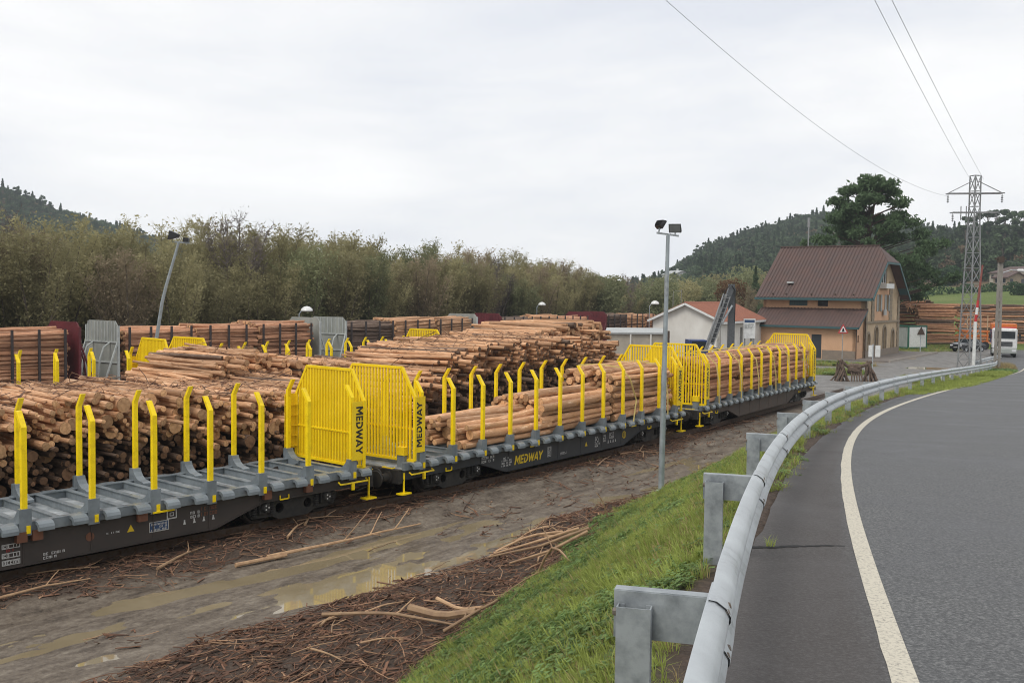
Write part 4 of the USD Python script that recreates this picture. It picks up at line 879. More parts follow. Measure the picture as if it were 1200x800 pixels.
def stick(name, label, pts, r0, r1, forks=(), group=None, mat_='bark_stick', n=7):
    pts = np.array(pts, float); k = max(6, int(np.linalg.norm(pts[-1] - pts[0]) / .25)); s = np.linspace(0, 1, len(pts)); ss = np.linspace(0, 1, k)
    P = np.stack([np.interp(ss, s, pts[:, j]) for j in range(3)], 1); r = np.random.default_rng(int(abs(pts[0, 0] * 977 + pts[0, 1] * 131) * 10) % 99991)
    P[:, :2] += np.cumsum(r.normal(0, .0055, (k, 2)), 0); g = np.interp(ss, [0, .5, 1], ground_z(P[[0, k // 2, -1], 0], P[[0, k // 2, -1], 1])); P[:, 2] = g + P[:, 2]
    t = thing(name, label, 'branch' if name != 'cut_log' else 'log', (P[0, 0], P[0, 1], P[0, 2]), group=group); o = P[0].copy()
    part(t, 'stem', MB().tube(P - o, np.linspace(r0, r1, k) * (1 + .12 * (r.random(k) - .5)), n), mat_, smooth=50)
    for f0, d, L in forks:
        b = P[int(f0 * (k - 1))] - o; d = np.array(d, float); d /= np.linalg.norm(d); q = np.linspace(0, 1, 6)[:, None]; c = b + q * d * L; c[:, :2] += np.cumsum(r.normal(0, .012, (6, 2)), 0)
        part(t, 'side_branch', MB().tube(c, np.linspace((r0 + r1) * .33, .008, 6), 6), mat_)
    return t
# the long forked branch lying in front of the coupling, and other large pieces, seen one by one
stick('branch', 'longest pale branch, forked, lying in the litter before the wagon coupling', [(-5.35, 21.75, .10), (-4.1, 22.9, .14), (-3.1, 24.2, .12), (-2.25, 25.2, .08)], .042, .016, [(.45, (.45, .7, .55), 1.1), (.62, (.3, .75, .5), .8), (.8, (.35, .6, .55), .7), (.6, (.5, -.5, .1), .5)])
stick('cut_log', 'pale split log at the left end of the forked branch', [(-5.9, 21.2, .06), (-5.0, 22.05, .08)], .05, .035)
stick('branch', 'curved pale branch crossing the litter heap in front of the puddle', [(-3.3, 17.35, .14), (-2.4, 17.2, .16), (-1.5, 16.85, .16), (-.9, 16.7, .14)], .035, .018, [(.6, (.5, .5, .3), .5)])
stick('cut_log', 'thick pale log in the middle of the litter heap', [(-1.75, 17.25, .20), (-.55, 16.8, .18)], .075, .065)
stick('branch', 'straight pale pole leaning over the thick log in the litter heap', [(-1.3, 17.8, .26), (-.45, 16.7, .20)], .038, .028)
stick('branch', 'short grey branch at the right of the thick log', [(-1.1, 16.55, .12), (-.2, 16.85, .16)], .03, .02, [(.5, (.3, .8, .4), .45)])
stick('branch', 'bent stick standing up at the far edge of the litter heap', [(.55, 18.9, .1), (.75, 18.6, .42), (.95, 18.0, .30), (1.05, 17.6, .1)], .03, .014, [(.4, (-.4, .5, .6), .5)])
for i, (x, y, dx, dy) in enumerate([(1.55, 22.2, -1.9, -.75), (1.75, 21.9, -2.2, -.75), (1.7, 21.5, -1.7, -.95), (1.2, 22.5, -1.5, -.4)]):
    stick('branch', 'pale pole in the bundle lying at the foot of the grass below the lamp post', [(x, y, .22), (x + dx / 2, y + dy / 2, .22), (x + dx, y + dy, .12)], .04, .022, group='poles at the foot of the grass')
stick('branch', 'single dark twig sticking up from the rubbish heap below the lamp post', [(2.35, 23.4, .05), (2.2, 23.3, .55), (2.05, 23.3, .75)], .02, .008)
LIT = 'loose branches on the litter beside the train'
r_ = np.random.default_rng(77)
for i in range(34):
    y = 15.5 + 21 * r_.random(); f_ = r_.uniform(-.75, -.06); x = mud_far(y) + f_ * (mud_near(y) - mud_far(y)); a = PI / 2 - .68 + r_.normal(0, .55); L = r_.uniform(.8, 2.0); d = np.array([math.cos(a), math.sin(a)]) * L / 2
    stick('branch', 'broken branch lying on the bark litter between the train and the mud', [(x - d[0], y - d[1], .07), (x, y, .10), (x + d[0], y + d[1], .07)], r_.uniform(.014, .036), .010, [(.6, (math.cos(a + .7), math.sin(a + .7), .3), L * .3)] if i % 2 else [], group=LIT)
for i in range(26):
    y = 12.8 + 11.5 * r_.random(); x = r_.uniform(mud_near(y) + .3, toe_x(y) + .15) if y > 17 else r_.uniform(mud_near(y) + .5, toe_x(y)); a = r_.uniform(0, PI) if i % 3 == 0 else .35 + r_.normal(0, .5); L = r_.uniform(.5, 1.4); d = np.array([math.cos(a), math.sin(a)]) * L / 2
    stick('branch', 'broken branch lying on the litter heap between the mud and the grass', [(x - d[0], y - d[1], .07), (x, y, .11), (x + d[0], y + d[1], .08)], r_.uniform(.010, .026), .008, [(.5, (math.cos(a - .8), math.sin(a - .8), .3), L * .3)] if i % 3 == 0 else [], group='loose branches on the litter heap')

# bark scraps and twigs lying on top of the log piles
r_ = np.random.default_rng(88); PP, QQ = [], []
for a_, n0_, ln, s0_, s1_, tf, cnt in ((.7115, 24.0, 4.8, 5.5, 21, topA, 900), (.7115, 29.4, 4.6, 18.6, 30, topA2, 350), (.6342, 23.6, 4.8, 27, 40, topB, 600)):
    t_, nn_ = fr(a_); ss = r_.uniform(s0_, s1_, cnt); uu = r_.random(cnt) * ln; p = t_[None] * ss[:, None] + nn_[None] * (n0_ + uu)[:, None]; PP.append(np.c_[p, [tf(q) + .0 + r_.uniform(-.05, .06) for q in ss]]); QQ.append(qmul(qz(r_.uniform(0, 6.28, cnt)), qax([0, 1, 0], r_.normal(0, .25, cnt))))
PP, QQ = np.concatenate(PP), np.concatenate(QQ); instancer('pile_litter', CH + TW, r_.integers(0, len(CH) + len(TW), len(PP)), PP, QQ, r_.uniform(.6, 1.3, len(PP)), 'bark scraps and broken twigs lying on top of the log piles', 'bark litter')

# ------------------------------------------------------------------ grass on the bank
def tuft(seed, nb, h0, h1, spread, w):
    r = np.random.default_rng(seed); m = MB()
    for i in range(nb):
        a = r.uniform(0, 2 * PI); b = r.uniform(0, spread); h = r.uniform(h0, h1); ln = r.uniform(.15, .8) * h; p = np.array([b * math.cos(a), b * math.sin(a), -.01]); a2 = a + r.normal(0, .8); d = np.array([math.cos(a2), math.sin(a2), 0]); sd = np.array([-d[1], d[0], 0]) * w / 2
        q = p + d * ln * .35 + [0, 0, h * .62]; e = p + d * ln + [0, 0, h * (1 - .35 * ln / h)]
        m.add([p - sd, p + sd, q + sd * .8, q - sd * .8, e], [[0, 1, 2], [0, 2, 3], [3, 2, 4]])
    return m
def clover(seed, n, sp):
    r = np.random.default_rng(seed); m = MB()
    for i in range(n):
        c = np.array([r.uniform(-sp, sp), r.uniform(-sp, sp), r.uniform(.015, .07)])
        for k in range(3):
            a = k * 2.1 + r.uniform(0, 6); d = np.array([math.cos(a), math.sin(a), r.uniform(-.1, .35)]) * r.uniform(.018, .032); s_ = np.array([-d[1], d[0], 0]) * .62
            m.add([c, c + d * .6 - s_, c + d, c + d * .6 + s_], [[0, 1, 2], [0, 2, 3]])
    return m
GT = [('grass_tuft', tuft(1, 12, .05, .13, .06, .007), 'grass_blade'), ('grass_tuft', tuft(2, 14, .04, .10, .07, .006), 'grass_blade'), ('grass_tuft', tuft(3, 12, .08, .20, .06, .007), 'grass_blade'), ('clover', clover(4, 18, .09), 'clover_leaf'), ('clover', clover(5, 14, .08), 'clover_leaf'), ('dry_tuft', tuft(6, 9, .07, .2, .06, .006), 'dry_grass')]
def grass_points(n, seed):
    r = np.random.default_rng(seed); ys = 2 + 62 * r.random(n) ** 2.0; f_ = r.random(n); xs = toe_x(ys) - .5 + f_ * (rail_x(ys) - .2 - toe_x(ys) + .5)
    P = np.stack([xs, ys, 0 * xs], -1); g = fbm(P * .9, 4, 31) - .5
    bare = sstep(25, 32, ys) * sstep(.80, .55, (xs - toe_x(ys)) / np.maximum(rail_x(ys) - toe_x(ys), .5) + g * .8) * sstep(58, 48, ys)
    ok = (r.random(n) > bare * .95) & (xs - toe_x(ys) + g * 1.2 > .0) & (xs < rail_x(ys) - .30 - g * .5 - .25 * r.random(n)); return xs[ok], ys[ok]
xs, ys = grass_points(52000, 8); r_ = np.random.default_rng(9); cl = fbm(np.stack([xs * .8, ys * .8, 0 * xs], -1), 3, 71)
dist = np.hypot(xs, ys); cpos = (xs - toe_x(ys)) / np.maximum(rail_x(ys) - toe_x(ys), .5)
pc = np.clip(.75 - .9 * cpos + 2.2 * (cl - .5), .05, .85)
idx = np.where(r_.random(len(xs)) < pc, 3 + (r_.random(len(xs)) < .5), np.where(r_.random(len(xs)) < .15, 5, r_.integers(0, 3, len(xs))))
sc = r_.uniform(.7, 1.35, len(xs)) * np.clip(.85 + .012 * dist, .9, 1.5)
e_ = np.stack([xs, ys, ground_z(xs, ys)], -1)
# strips of grass behind the far end of the rail, at the shoulder and in the yard
def extra(n, fn, seed):
    r = np.random.default_rng(seed); return fn(r, n)
def far_strip(r, n):
    y = r.uniform(38, 92, n); x = rail_x(y) - .6 + r.random(n) ** .8 * (edge_x(y) + .55 - rail_x(y) + .6); return x, y
def shoulder(r, n):
    y = r.uniform(12, 42, n); x = rail_x(y) - .35 + r.normal(.1, .14, n); P = np.stack([x, y, 0 * x], -1); ok = fbm(P * .7, 3, 81) > .50; return x[ok], y[ok]
def yard_patch(r, n):
    X, Y = [], []
    for cx, cy, rx_, ry_, az in ((28, 90, 5, 2.6, -.4), (25.5, 80, 3.4, 3.0, .3), (49, 121, 5.5, 9, -.6), (31, 74, 2, 5, -.6)):
        k = n // 4; q = np.sqrt(r.random(k)); a = r.uniform(0, 2 * PI, k); u, w = q * np.cos(a) * rx_ * .95, q * np.sin(a) * ry_ * .95; X.append(cx + u * math.cos(az) - w * math.sin(az)); Y.append(cy + u * math.sin(az) + w * math.cos(az))
    return np.concatenate(X), np.concatenate(Y)
def wagon_foot(r, n):
    y = r.uniform(15, 40, n); f_ = r.uniform(-1.15, -.45, n); x = mud_far(y) + f_ * (mud_near(y) - mud_far(y)); P = np.stack([x, y, 0 * x], -1); ok = fbm(P * .5, 3, 35) > .53; return x[ok], y[ok]
XS, YS, ID, SC = [xs], [ys], [idx], [sc]
for n_, fn, sd, s0 in ((5200, far_strip, 91, 2.0), (900, shoulder, 92, 1.0), (3600, yard_patch, 93, 2.4), (2600, wagon_foot, 94, 1.0)):
    x_, y_ = extra(n_, fn, sd); XS.append(x_); YS.append(y_); ID.append(np.random.default_rng(sd).choice(6, len(x_), p=[.25, .2, .2, .15, .05, .15])); SC.append(np.random.default_rng(sd).uniform(.7, 1.3, len(x_)) * s0)
xs, ys, idx, sc = map(np.concatenate, (XS, YS, ID, SC))
instancer('grass', GT, idx, scatter_on(xs, ys), gradq(xs, ys, np.random.default_rng(3).uniform(0, 6.28, len(xs)), .1), sc, 'short green grass and clover on the bank below the guardrail', 'grass')
t = thing('weed', 'small tuft of weed growing from the crack in the road shoulder', 'plant', (2.28, 8.62, float(road_z(8.62)))); part(t, 'leaves', tuft(55, 22, .05, .16, .05, .008), 'grass_blade')

# ------------------------------------------------------------------ the far loaded train of older wagons
def old_wagon(c, a, L, label, boards, load=((.0, 'log_bark_red', 2.65)), seed=1, top=4.02, group='older loaded wagons on the far track'):
    t = thing('old_wagon', label, 'wagon', (c[0], c[1], 0), PI / 2 - a, group)
    h = L / 2
    part(t, 'frame', MB().box((0, 0, 1.15), (L, 2.5, .28)), 'old_wagon')
    for e in (-1, 1):
        col = boards[(e + 1) // 2]
        if col:
            b = holder(t, 'end_board'); x = e * h; m = MB().ext([(-1.42, 1.3), (1.42, 1.3), (1.42, 4.05), (1.15, 4.35), (-1.15, 4.35), (-1.42, 4.05)], .06, (x - .03, 0, 0), ax=(0, 1, 0), ay=(0, 0, 1)); part(b, 'board', m, col)
            fr_m = 'grey_frame' if col == 'grey_board' else col
            for y in (-1.42, 1.42): part(b, 'edge_post', MB().bar((x, y, 1.3), (x, y, 4.1), .10, .12), fr_m)
            for z in (2.2, 3.25): part(b, 'rail', MB().bar((x + e * .05, -1.4, z), (x + e * .05, 1.4, z), .06, .07), fr_m)
            for y in np.linspace(-1.2, 1.2, 9): part(b, 'rib', MB().box((x + e * .045, y, 3.8), (.03, .05, 1.0)), fr_m)
            for y in (-.75, .75):
                an = np.linspace(0, PI / 2, 7); pts = [(x + e * (.12 + .45 * (1 - math.sin(q))), y + .0, 1.3 + 1.9 * math.sin(q) if q else 1.3) for q in an]
                part(b, 'brace', MB().tube([(x + e * .75, y, 1.3), (x + e * .62, y, 2.4), (x + e * .4, y, 3.0), (x + e * .08, y, 3.2)], .045, 6), fr_m)
            for y in (-1.42, 1.42): part(b, 'stay', MB().bar((x + e * .05, y, 3.25), (x + e * .75, y, 1.35), .07, .07), fr_m)
    for x in np.linspace(-h + .7, h - .7, 11):
        for sg in (-1, 1): part(t, 'stake', MB().box((x, sg * 1.36, 2.65), (.10, .09, 2.75)), 'old_wagon')
    for e in (-1, 1):
        for wx in (-.9, .9):
            for sg in (-1, 1): part(t, 'wheel', MB().lathe([(0, -.05), (.46, -.05), (.44, .06), (0, .09)], (e * (h - 2.3) + wx, sg * .85, .85), (0, sg, 0), 16), 'wheel_steel')
    R3 = rotz(PI / 2 - a); nb = 3; r = np.random.default_rng(seed); bl = (L - .9) / nb
    for k in range(nb):
        bk = load[k % len(load)]; S, Z, R = pack(-1.28, 1.28, 1.32, lambda s, k=k: top + .10 * math.sin(seed + k * 2) - .2 * (s / 1.25) ** 2, rs_mix(.065, .12, .04, (.14, .17)), seed * 7 + k, 220)
        for i in range(len(S)):
            cov1 = ((S < S[i] - .02) & (np.abs(Z - Z[i]) < R * .7)).sum(); cov2 = ((Z > Z[i]) & (np.abs(S - S[i]) < R * .7)).sum()
            if cov1 > 1 and cov2 > 1: continue
            x = -h + .45 + bl * (k + .5); d = R3 @ np.array([1, r.normal(0, .016), r.normal(0, .024)]); p = R3 @ np.array([x + r.normal(0, .1), S[i], 0]) + np.array([c[0], c[1], Z[i]])
            stuff_log(('F', bk, 'log_end_dark' if bk == 'log_bark_dark' else 'log_end'), mat4(dirmat(d, roll=r.uniform(0, 6)), p, (bl * r.uniform(.93, .99), R[i], R[i])), int(r.integers(0, 6)))
RD, DK, TN = 'log_bark_red', 'log_bark_dark', 'log_bark'
old_wagon((-26.6, 43.8), .628, 14.4, 'loaded older wagon at the far left with a dark red end board', (None, 'red_board'), (RD, RD, RD), 3, 4.0)
old_wagon((-17.35, 57.8), .611, 14.2, 'loaded older wagon between two pale grey end boards', ('grey_board', 'grey_board'), (RD, RD, RD), 4, 4.08)
old_wagon((-8.1, 73.3), .471, 17.6, 'loaded older wagon with dark weathered logs beside a grey end board', ('grey_board', 'grey_board'), (DK, TN, TN), 5, 4.12)
old_wagon((2.2, 91.0), .566, 16.2, 'loaded older wagon with dark red end boards behind the highest pile', ('red_board', 'red_board'), (DK, TN, RD), 6, 4.05)
old_wagon((12.2, 107.0), .56, 15.0, 'loaded older wagon nearest the white house', ('red_board', None), (DK, TN, RD), 7, 4.05)
SL['F'] = 'logs loaded on the older wagons of the far track'
flush_stuff(SL)

# ------------------------------------------------------------------ buildings
class Frame:
    """a building's own axes: u, f on the ground"""
    def __init__(s, o, u, f): s.o, s.u, s.f = np.array(o, float), np.array([*u, 0.]), np.array([*f, 0.])
    def p(s, u, f, z): return np.array([s.o[0], s.o[1], 0]) + u * s.u + f * s.f + np.array([0, 0, z])
def wall_mb(F, a, b, poly, holes, th, inward):
    """a wall on the line a->b (u,f pairs): poly in (along, z), holes = list of polygons; extruded th inward"""
    A, B = F.p(*a, 0), F.p(*b, 0); d = B - A; L = np.linalg.norm(d); d /= L
    P = Polygon(poly)
    for h in holes: P = P.difference(h)
    az = np.cross(d, [0, 0, 1.]); sgn = 1 if az @ inward > 0 else -1
    return MB().ext(P, sgn * th, A, d, (0, 0, 1)), A, d, -np.sign(sgn) * az
def arch(x, w, h): return Polygon([(x - w/2, .05), (x + w/2, .05)] + [(x + w/2 * math.cos(q), h - w/2 + w/2 * math.sin(q)) for q in np.linspace(0, PI, 9)])
def rect(x, z, w, h): return shapely.box(x - w/2, z, x + w/2, z + h)
g_, f_ = np.array([math.sin(math.radians(35)), math.cos(math.radians(35))]), np.array([-math.cos(math.radians(35)), math.sin(math.radians(35))])
F = Frame((34.7, 98.0), g_, f_); inn = np.array([*(g_ + f_), 0]); GW, FL = 12.9, 10.4; ZE, ZR = 6.55, 11.45
st_ = thing('station_building', 'old station building with orange walls, brown ribbed roof and stone trimmed gable', 'building')
# long facade, upper storey
ow, A, d, out = wall_mb(F, (0, FL), (0, 0), [(0, 0), (FL, 0), (FL, ZE), (0, ZE)], [rect(6.2, 5.15, 1.05, .85), rect(3.7, 5.2, 1.9, .6)], .35, np.array([*g_, 0])); part(st_, 'wall', ow, 'render_orange')
def pane(t, A, d, out, x, z, w, h, m='dark_glass', fm='window_frame', bars=1, dep=-.16, name='window'):
    c = A + d * x + out * dep; wn = holder(t, name)
    part(wn, 'pane', MB().ext(rect(0, z, w, h), .02, c, d, (0, 0, 1)), m)
    fr_ = MB(); 
    for k in range(bars + 2):
        q = -w/2 + w * k / (bars + 1); fr_.bar(c + d * q + out * .03 + [0, 0, z], c + d * q + out * .03 + [0, 0, z + h], .06, .06)
    for zz in (z, z + h): fr_.bar(c - d * w/2 + out * .032 + [0, 0, zz], c + d * w/2 + out * .032 + [0, 0, zz], .06, .06)
    part(wn, 'frame', fr_, fm)
    return wn
pane(st_, A, d, out, 6.2, 5.15, 1.05, .85, 'dark_glass', 'window_brown', 0); pane(st_, A, d, out, 3.7, 5.2, 1.9, .6, 'teal_trim', 'teal_trim', 3, name='shutter')
for x in (1.2, 2.6, 5.2, 7.6, 9.4): part(st_, 'eave_bracket', MB().bar(A + d * x + out * .02 + [0, 0, 6.1], A + d * x + out * .65 + [0, 0, 6.42], .12, .12), 'dark_wood')
# gable wall with arches, upper windows
gp_ = [(0, 0), (GW, 0), (GW, ZE), (GW * .5 + 2.2, 9.8), (GW * .5 - 2.2, 9.8), (0, ZE)]
holes = [arch(4.2, 1.15, 3.1), arch(7.3, 1.15, 3.1), arch(10.6, 1.0, 2.7), rect(4.9, 4.7, .95, 1.7), rect(7.9, 4.7, .95, 1.7), rect(6.5, 7.6, 2.4, 1.5), arch(1.4, .95, 2.5)]
gw, A2, d2, out2 = wall_mb(F, (0, 0), (GW, 0), gp_, holes, .4, np.array([*f_, 0])); part(st_, 'gable_wall', gw, 'stone_pale')
upper = Polygon([(3.2, 3.75), (9.8, 3.75), (9.8, 6.9), (3.2, 6.9)]).difference(shapely.union_all(holes))
part(st_, 'render_panel', MB().ext(upper, -.02, A2 + out2 * .02, d2, (0, 0, 1)) if np.cross(d2, [0, 0, 1]) @ out2 > 0 else MB().ext(upper, .02, A2 + out2 * .02, d2, (0, 0, 1)), 'render_orange')
for x, w, h in ((4.2, 1.15, 3.1), (7.3, 1.15, 3.1), (10.6, 1.0, 2.7), (1.4, .95, 2.5)):
    part(st_, 'arched_door', MB().ext(arch(x, w, h), .05, A2 - out2 * .25, d2, (0, 0, 1)), 'dark_door')
    ring = arch(x, w + .45, h + .22).difference(arch(x, w, h)); part(st_, 'arch_surround', MB().ext(ring, .06 if np.cross(d2, [0, 0, 1]) @ out2 > 0 else -.06, A2 + out2 * .003, d2, (0, 0, 1)), 'stone')
for x in (4.9, 7.9):
    pane(st_, A2, d2, out2, x, 4.7, .95, 1.7, 'dark_glass', 'window_frame', 1)
    for sg in (-1, 1): part(st_, 'shutter', MB().bar(A2 + d2 * (x + sg * .72) + out2 * .06 + [0, 0, 4.7], A2 + d2 * (x + sg * .72) + out2 * .06 + [0, 0, 6.4], .45, .05, up=out2), 'container_grey')
pane(st_, A2, d2, out2, 6.5, 7.6, 2.4, 1.5, 'dark_glass', 'white_paint', 2)
part(st_, 'balcony', MB().bar(A2 + d2 * 5.0 + out2 * .35 + [0, 0, 7.3], A2 + d2 * 8.0 + out2 * .35 + [0, 0, 7.3], .7, .5), 'white_paint')
for x, z0, z1, w in ((.32, 0, 6.4, .7), (2.6, 3.6, 7.6, .9), (9.3, 3.6, 7.9, 1.0), (GW - .3, 0, 6.4, .7)):
    k = 0; z = z0
    while z < z1 - .2:
        hh = .42; ww = w + (.18 if k % 2 else 0); part(st_, 'corner_stone', MB().bar(A2 + d2 * x + out2 * .03 + [0, 0, z + .01], A2 + d2 * x + out2 * .03 + [0, 0, z + hh - .01], ww, .12, up=out2), 'stone'); z += hh; k += 1
part(st_, 'string_course', MB().bar(A2 + out2 * .05 + [0, 0, 3.62], A2 + d2 * GW + out2 * .05 + [0, 0, 3.62], .2, .2), 'stone')
part(st_, 'wall_sign', MB().bar(A2 + d2 * 6.4 + out2 * .25 + [0, 0, 4.3], A2 + d2 * 6.4 + out2 * .25 + [0, 0, 4.9], .9, .1, up=out2), 'roof_grey')
part(st_, 'base_course', MB().bar(F.p(-.06, -.02, .4), F.p(-.06, FL, .4), .14, .8).bar(F.p(0, -.07, .4), F.p(GW, -.07, .4), .14, .8), 'stone_base')
bw, *_ = wall_mb(F, (GW, 0), (GW, FL), [(0, 0), (FL, 0), (FL, ZE), (0, ZE)], [], .35, np.array([*(-g_), 0])); part(st_, 'wall', bw, 'render_orange')
lw, *_ = wall_mb(F, (0, FL), (GW, FL), [(0, 0), (GW, 0), (GW, ZE), (GW/2, ZR - .4), (0, ZE)], [], .35, np.array([*(-f_), 0])); part(st_, 'wall', lw, 'render_orange')
# roof: two ribbed slopes and a small hip over the gable
def slope(F, quad, m, t, name, rib=.36, th=.14):
    """quad: four (u,f,z): eave a, eave b, ridge b, ridge a"""
    a, b, c, e = [F.p(*q) for q in quad]; n = np.cross(b - a, e - a); n /= np.linalg.norm(n); n = n if n[2] > 0 else -n
    r = holder(t, name); base = [a, b, c, e]; mb = MB().add(np.array(base + [q - n * th for q in base]), [[0, 1, 2, 3], [7, 6, 5, 4], [0, 4, 5, 1], [1, 5, 6, 2], [2, 6, 7, 3], [3, 7, 4, 0]]); part(r, 'sheet', mb, m)
    N = max(2, int(np.linalg.norm(b - a) / rib)); rb = MB()
    for k in range(N + 1):
        s_ = k / N; p, q = a + (b - a) * s_, e + (c - e) * s_; rb.bar(p + n * .02, q + n * .02, rib * .42, .05, up=n)
    part(r, 'rib', rb, m, kind='stuff'); return n
hipz = 9.75; hu = (ZR - hipz) / (ZR - ZE + .55) * (GW/2 + .85)
def main_slope(sg):
    U_ = lambda q: GW/2 + sg * q; ue = GW/2 + .85
    P5 = [F.p(U_(ue), -.95, ZE - .55), F.p(U_(ue), FL + .6, ZE - .55), F.p(U_(0), FL + .6, ZR), F.p(U_(0), .55, ZR), F.p(U_(hu), -.95, hipz)]
    n = np.cross(P5[1] - P5[0], P5[2] - P5[1]); n /= np.linalg.norm(n); n = n if n[2] > 0 else -n; r = holder(st_, 'roof'); k5 = [(i, (i + 1) % 5) for i in range(5)]
    part(r, 'sheet', MB().add(np.array(P5 + [q - n * .14 for q in P5]), [[0, 1, 2], [0, 2, 3], [0, 3, 4], [7, 6, 5], [8, 7, 5], [9, 8, 5]] + [t3 for a, b in k5 for t3 in ([a, b, b + 5], [a, b + 5, a + 5])]), 'roof_brown')
    rb = MB()
    for f0 in np.arange(-.85, FL + .6, .36):
        t1_ = 1.0 if f0 >= .55 else (1 - hu / ue) + (hu / ue) * (f0 + .95) / 1.5
        a = F.p(U_(ue), f0, ZE - .55); e = F.p(U_(0), f0, ZR); rb.bar(a + n * .03, a + (e - a) * t1_ + n * .03, .15, .08, up=n)
    part(r, 'rib', rb, 'roof_brown', kind='stuff')
main_slope(-1); main_slope(1)
hm = MB(); hp = [F.p(GW/2 - hu, -.97, hipz + .01), F.p(GW/2 + hu, -.97, hipz + .01), F.p(GW/2, .56, ZR + .02)]; hm.add(np.array(hp + [q - [0, 0, .12] for q in hp]), [[0, 1, 2], [5, 4, 3], [0, 3, 4], [0, 4, 1], [1, 4, 5], [1, 5, 2], [2, 5, 3], [2, 3, 0]]); part(st_, 'hip', hm, 'roof_brown')
part(st_, 'soffit', MB().bar(F.p(GW + .05, -.5, ZE - .1), F.p(GW/2 + hu + .2, -.5, hipz - .28), .86, .05, up=(g_[0], g_[1], 1)), 'teal_trim')
part(st_, 'soffit', MB().bar(F.p(-.05, -.5, ZE - .1), F.p(GW/2 - hu - .2, -.5, hipz - .28), .86, .05, up=(-g_[0], -g_[1], 1)), 'teal_trim')
part(st_, 'bargeboard', MB().bar(F.p(-.9, -.99, ZE - .70), F.p(GW/2 - hu, -.99, hipz - .14), .07, .26, up=(0, 0, 1)).bar(F.p(GW + .9, -.99, ZE - .70), F.p(GW/2 + hu, -.99, hipz - .14), .07, .26, up=(0, 0, 1)).bar(F.p(GW/2 - hu, -1.0, hipz - .14), F.p(GW/2 + hu, -1.0, hipz - .14), .07, .22), 'teal_trim')
part(st_, 'gutter', MB().bar(F.p(-.93, -.9, ZE - .68), F.p(-.93, FL + .6, ZE - .68), .16, .24), 'teal_trim')
part(st_, 'ridge_cap', MB().bar(F.p(GW/2, .5, ZR + .05), F.p(GW/2, FL + .62, ZR + .05), .35, .12), 'roof_brown')
part(st_, 'skylight', MB().bar(F.p(.9, 7.6, 7.55), F.p(.9, 8.2, 7.55), .5, .2), 'roof_grey')
part(st_, 'mast', MB().tube([F.p(GW/2, 8.0, ZR), F.p(GW/2, 8.0, 14.4)], .07, 6).tube([F.p(GW/2, 8.0, 13.6), F.p(GW/2, 8.0, 14.6)], .14, 6), 'steel_grey')
# lean-to along the facade
LU = 2.6; ll, A3, d3, out3 = wall_mb(F, (-LU, FL), (-LU, 0.1), [(0, 0), (FL, 0), (FL, 3.3), (0, 3.3)], [rect(6.5, .05, 1.0, 2.35)], .3, np.array([*g_, 0])); part(st_, 'lean_to_wall', ll, 'render_orange')
sw, A4, d4, out4 = wall_mb(F, (-LU, 0.1), (0, 0.1), [(0, 0), (LU, 0), (LU, 4.75), (0, 3.3)], [rect(.9, 1.7, .5, .7)], .3, np.array([*f_, 0])); part(st_, 'lean_to_wall', sw, 'render_orange'); pane(st_, A4, d4, out4, .9, 1.7, .5, .7, 'dark_glass', 'window_brown', 0)
part(st_, 'door', MB().ext(rect(0, .05, 1.0, 2.35), .05, A3 + d3 * 6.5 - out3 * .12, d3, (0, 0, 1)), 'dark_door')
part(st_, 'plinth', MB().bar(F.p(-LU - .04, .1, .45), F.p(-LU - .04, 3.3, .45), .1, .9).bar(F.p(-LU - .04, 4.5, .45), F.p(-LU - .04, FL, .45), .1, .9), 'stone_base')
slope(F, [(-LU - .5, -.25, 3.2), (-LU - .5, FL + .1, 3.2), (-.02, FL + .1, 4.95), (-.02, -.25, 4.95)], 'roof_brown', st_, 'lean_to_roof', .34)
part(st_, 'lean_to_gutter', MB().bar(F.p(-LU - .56, -.25, 3.12), F.p(-LU - .56, FL + .1, 3.12), .14, .2).bar(F.p(-LU - .5, -.28, 3.1), F.p(0, -.28, 4.85), .06, .22), 'teal_trim')
part(st_, 'downpipe', MB().tube([F.p(-.1, -.12, 6.0), F.p(-.1, -.12, .1)], .05, 6).tube([F.p(-LU - .1, .0, 3.0), F.p(-LU - .1, .0, .1)], .05, 6), 'dark_wood')
# pavement round the gable
pv = MB(); a, b, c, e = F.p(-3.2, -3.2, .13), F.p(GW + 4, -3.2, .13), F.p(GW + 4, 1, .13), F.p(-3.2, 1, .13); q4 = [a, b, c, e]
pv.add(np.array(q4 + [q - [0, 0, .3] for q in q4]), [[0, 1, 2, 3], [0, 4, 5, 1], [1, 5, 6, 2], [2, 6, 7, 3], [3, 7, 4, 0]]); solo('pavement', pv, 'paving', kind='structure')
kb = MB()
for k in range(17): kb.bar(F.p(-3.2 + k * 1.18, -3.27, .08), F.p(-3.2 + k * 1.18 + 1.15, -3.27, .08), .15, .28)
solo('pavement_kerb', kb, 'kerb_stone', kind='structure')

# white house
gl = np.array([-math.cos(math.radians(30)), math.sin(math.radians(30))]); lo = np.array([math.sin(math.radians(30)), math.cos(math.radians(30))])
H = Frame((18.8, 90.0), lo, gl); HL, HM, he, ha = 6.5, 13.4, 3.85, 5.35
wh = thing('white_house', 'low white rendered house with a red tiled roof behind the crane', 'house')
w_, *_ = wall_mb(H, (0, HL), (0, 0), [(0, 0), (HL, 0), (HL, he), (HL/2, ha - .15), (0, he)], [], .3, np.array([*lo, 0])); part(wh, 'gable_wall', w_, 'render_white')
w_, B1, e1, o1 = wall_mb(H, (0, 0), (HM, 0), [(0, 0), (HM, 0), (HM, he), (0, he)], [rect(2.9, 1.7, 1.2, 1.3), rect(6.5, 1.2, 1.0, 1.9), rect(9.8, 1.6, 1.0, 1.4)], .3, np.array([*gl, 0])); part(wh, 'wall', w_, 'render_white')
